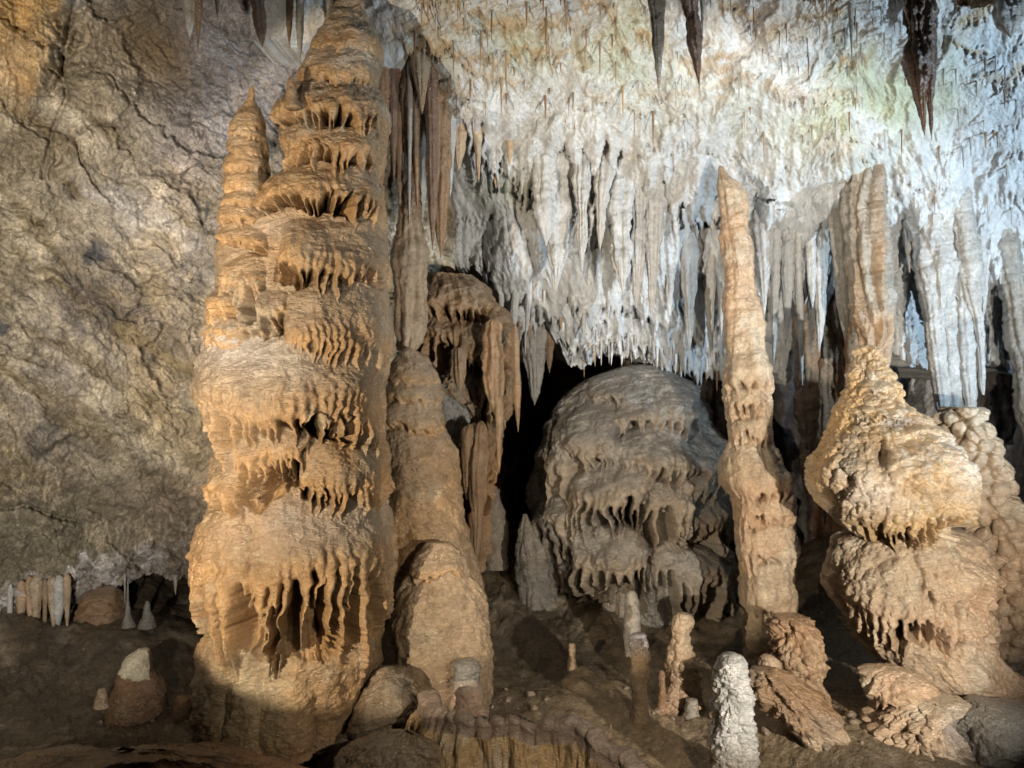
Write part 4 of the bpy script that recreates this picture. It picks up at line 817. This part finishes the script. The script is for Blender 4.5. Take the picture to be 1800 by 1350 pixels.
stalactite(219, 990, 1062, 4, 10.4, 'grey', 'hair-thin stalactite above the needle-thin stalagmite', G5, seed=179, wt=0.5)

# ---- 13 rimstone dam, slab and rocks in the foreground
def dam(name, pts, Dd, wall, thick, pal, label, cat, seed):
    p = np.array([at(x, y, d) for (x, y), d in zip(pts, Dd)]); seg = np.r_[0, np.cumsum(np.linalg.norm(np.diff(p[:, :2], axis=0), axis=1))]
    n = 420; s_ = np.linspace(0, seg[-1], n); path = np.stack([np.interp(s_, seg, p[:, k]) for k in range(3)], -1)
    ker = np.hanning(17); ker /= ker.sum()
    for k in range(3): path[:, k] = np.convolve(np.pad(path[:, k], 8, mode='reflect', reflect_type='odd'), ker, 'valid')
    tan = np.gradient(path[:, :2], axis=0); tan /= np.linalg.norm(tan, axis=1)[:, None]; nor = np.stack([tan[:, 1], -tan[:, 0]], -1)
    prof = [(0.9 * thick + 0.25 * wall * (1 - v) * 0 + 0.10 * v, -wall * v) for v in np.linspace(1, 0.14, 60)]
    prof += [(thick * 1.15 * math.cos(a) + 0.0, thick * 0.9 * math.sin(a) - 0.02) for a in np.linspace(-0.6, math.pi + 0.5, 34)]
    prof += [(-thick * 0.9 - 0.05 * v, -wall * v) for v in np.linspace(0.14, 1, 40)]
    prof = np.array(prof); m = len(prof); K = np.arange(m)[:, None] + 0 * s_[None]; SS = s_[None] + 0 * K
    isl = ((K > 58) & (K < 96)).astype(float)
    T_ = prof[:, 1][:, None]
    h = isl * 0.016 * np.abs(np.sin(SS / 0.05 + 2 * tex(2, SS / 0.5, T_ / 0.5))) + 0.02 * tex(0, SS / 0.9 + seed, T_ / 1.6) + 0.010 * tex(2, SS / 0.25, T_ / 0.3 + seed) + (1 - isl) * (0.035 * np.abs(tex(0, SS / 0.3, T_ / 1.4)) + 0.012 * (0.5 - voro(SS / 0.045, T_ / 0.09)[0]))
    off = prof[:, 0][:, None] + h * np.sign(prof[:, 0][:, None] + 1e-6)
    P = np.stack([path[None, :, 0] + nor[None, :, 0] * off, path[None, :, 1] + nor[None, :, 1] * off, path[None, :, 2] + prof[:, 1][:, None] + 0.7 * h * isl + 0.02 * tex(2, SS / 0.5, 0 * SS) + isl * 0.022 * (np.abs(np.sin(SS / 0.085 + 1.5 * tex(2, SS / 0.6, 0 * SS))) - 0.5)], -1)
    c = colour(pal, SS * 200 + 900, T_ * 200 + 1200 + 0 * SS, None, seed)
    c = lerp(c, np.array((0.23, 0.175, 0.15)), (isl * 0.85)[..., None])
    o = mesh_obj(name, P.reshape(-1, 3), grid_faces(m, n), c.reshape(-1, 3), M_FLOW, None, tuple(path[n // 2] - np.array([0, 0, wall])))
    return tag(o, label, cat)
dam('rimstone_dam', [(752, 1222), (765, 1244), (800, 1258), (860, 1266), (900, 1260), (935, 1278), (985, 1278), (1020, 1270), (1042, 1292), (1060, 1316), (1100, 1330), (1125, 1372), (1150, 1430)], [7.0, 6.7, 6.5, 6.4, 6.35, 6.3, 6.25, 6.2, 6.1, 6.0, 5.9, 5.75, 5.6], 0.9, 0.06, 'gold',
    'crooked wall of rimstone with a dark rounded lip across the bottom foreground', 'rimstone dam', 3)
add_body('rock', [(1178, 672, 684), (1186, 660, 700), (1205, 645, 722), (1235, 628, 734), (1265, 618, 742), (1290, 612, 745), (1310, 610, 745)], 7.25, 'mound', 'tan ripple-textured boulder between the foot of the tiered column and the cone', 'rock', seed=200, lump=7, ripple=3, step=1.7, tint=lambda c, X, Y, R: c * np.array((0.8, 0.7, 0.58)))
add_body('rock', [(1290, 700, 725), (1298, 680, 745), (1315, 645, 765), (1340, 600, 785), (1400, 560, 800), (1480, 540, 810)], 6.3, 'mound', 'broad rough grey-brown foreground rock below the dark pool', 'rock', seed=201, depth=0.3, lump=9, ripple=3.4, step=1.8, tint=lambda c, X, Y, R: c * np.array((0.62, 0.55, 0.46)))
add_body('rock', [(1226, 310, 320), (1234, 303, 335), (1250, 300, 340), (1268, 300, 338), (1285, 300, 338)], 7.8, 'brown', 'small dark angular rock beside the left foot of the tiered column', 'rock', seed=202, lump=3, ripple=1.5, mat=M_FLOOR)
add_body('rock', [(1330, 160, 300), (1345, 60, 400), (1375, -20, 480), (1430, -60, 560), (1520, -90, 600)], 6.0, 'brown', 'flat dark brown foreground rock at the bottom left', 'rock', seed=203, depth=0.22, lump=12, ripple=3, step=2.2, tint=lambda c, X, Y, R: c * 0.75)

# ---- loose stones lying on the floor
def stone_mesh(seed):
    r = np.random.RandomState(seed); n, m = 12, 16; V = []
    a = np.linspace(0, 2 * math.pi, m, endpoint=False); K = r.uniform(-1, 1, (7, 3)); K /= np.linalg.norm(K, axis=1)[:, None]; cut = r.uniform(0.55, 0.9, 7)
    for i in range(n):
        ph = math.pi * i / (n - 1)
        for q_ in a:
            d = np.array([math.sin(ph) * math.cos(q_), math.sin(ph) * math.sin(q_), math.cos(ph)])
            dt = K @ d; sc = min([1.0] + [c / t for c, t in zip(cut, dt) if t > 1e-3]); V.append(d * sc * np.array([1, 0.8, 0.6]))
    V = np.array(V); return mesh_obj('stone', V, grid_faces(n, m, True), np.tile(np.array((0.26, 0.19, 0.125)) * (0.7 + 0.15 * (seed % 4)), (len(V), 1)), M_FLOW)
sp = [stone_mesh(i) for i in range(5)]
SR = [((-4.6, -3.1), (6.4, 8.6), 26, 'on the dark floor left of the tiered column'), ((-0.4, 0.9), (7.0, 8.6), 16, 'on the floor in front of the cone stalagmite'), ((0.9, 2.4), (7.1, 8.8), 18, 'on the lit floor among the free-standing stalagmites'), ((2.3, 3.4), (6.6, 8.4), 12, 'on the slope beside the popcorn stalagmite')]
qs = random.Random(4)
for (xa, xb), (ya, yb), n_, wh in SR:
    for i in range(n_):
        x, y = qs.uniform(xa, xb), qs.uniform(ya, yb); k = qs.randrange(5); sz = qs.choice([0.02, 0.03, 0.03, 0.045, 0.07])
        o = sp[k].copy(); S.collection.objects.link(o); o.location = (x, y, float(floor_z(np.array([x]), np.array([y]))[0]) + 0.25 * sz); o.scale = (sz, sz, sz); o.rotation_euler = (qs.uniform(-.4, .4), qs.uniform(-.4, .4), qs.uniform(0, 6))
        tag(o, '%s brown stone lying %s' % ({0.02: 'tiny', 0.03: 'small', 0.045: 'fist-sized', 0.07: 'large'}[sz], wh), 'stone', 'loose stones on the floor')
for o in sp: bpy.data.objects.remove(o)

# ---- 14 soda straws on the pale ceiling
def straw_mesh(pal, seed):
    r = random.Random(seed); n, m = 9, 8
    V = []; 
    for i in range(n):
        t = i / (n - 1); rad = 0.5 * (1 - t) ** 0.55 * (1 + 0.15 * r.uniform(-1, 1)) + (0.02 if t == 1 else 0)
        for j in range(m):
            a = j * 2 * math.pi / m; V.append((rad * math.cos(a) + 0.12 * math.sin(t * 3 + seed), rad * math.sin(a), -t))
    c = np.array(PAL[pal][seed % 4])
    me_o = mesh_obj('soda_straw', V, grid_faces(n, m, True), np.tile(c, (len(V), 1)), M_WHITE)
    return me_o
protos = [straw_mesh(p, i) for i, p in enumerate(['brown', 'orange', 'white', 'grey', 'gold', 'dkbrown', 'cream', 'white'])]
SCOL = ['brown', 'orange', 'white', 'grey', 'golden', 'dark brown', 'cream', 'white']
def where_of(x, y, fringe):
    if fringe:
        return ('above the dark gap' if x < 970 else 'above the left half of the domed mound' if x < 1110 else 'above the right half of the domed mound' if x < 1270 else 'right of the slim column')
    if x < 800: return 'near the brown stalactite bunch' if y < 110 else 'above the club-shaped brown stalactite'
    if x < 960: return 'on the green-stained ceiling patch' if y < 130 else 'above the hollow over the cream stalactites'
    if x < 1110: return 'left of the grey-brown top centre stalactite' if y < 130 else 'above the pale grey cluster'
    if x < 1290: return 'around the dark curved top centre stalactite' if y < 120 else 'above the tip of the slim column'
    if x < 1450: return 'on the brown-stained middle ceiling' if y < 120 else 'on the white ceiling right of the slim column tip'
    if x < 1600: return 'left of the fused dark brown pair' if y < 120 else 'on the large green patch'
    return 'on the bright bluish ceiling'
def straw_place(i, x, y, Lp, wp, grp, fringe=False):
    D = Dc(x, y); D = D - (H_at(x, y) + 2) * D / F
    o = protos[i % len(protos)].copy(); S.collection.objects.link(o)
    o.location = at(x, y, D); o.scale = (wp / F * D, wp / F * D, Lp / F * D); o.rotation_euler = (0, 0, i * 1.7)
    tag(o, '%s %s soda straw %s' % ('long' if Lp > 40 else 'short' if Lp < 26 else 'medium', SCOL[i], where_of(x, y, fringe)), 'soda straw', grp)
q = random.Random(21)
for i in range(120): straw_place(q.choice([0, 3, 3, 4, 6, 5, 6]), q.gauss(q.choice([740, 820, 900, 980, 1090]), 26), 230 * q.random() ** 1.5 - 10, 14 + 52 * q.random() ** 2, q.uniform(2.2, 5.0), 'soda straws on the ceiling')
for i in range(85): straw_place(q.choice([0, 3, 2, 6, 3]), q.gauss(q.choice([1190, 1330, 1420, 1500, 1560]), 28), 250 * q.random() ** 1.4 - 10, 13 + 48 * q.random() ** 2, q.uniform(2.2, 4.6), 'soda straws on the ceiling')
for i in range(30): straw_place(q.choice([2, 7, 3, 6]), q.uniform(1640, 1790), q.uniform(60, 380), q.uniform(14, 40), q.uniform(3.0, 5.0), 'soda straws on the ceiling')
for i in range(62):
    x = q.uniform(865, 1400); straw_place(q.choice([2, 7, 3, 6]), x, float(lip_ceil(np.array([x]))[0]) - q.uniform(0, 55), q.uniform(14, 44), q.uniform(3.5, 6.5), 'soda straws on the lower fringe', True)
for p in protos: bpy.data.objects.remove(p)
print('verts', sum(len(o.data.vertices) for o in S.objects if o.type == 'MESH'), 'objects', len(S.objects))
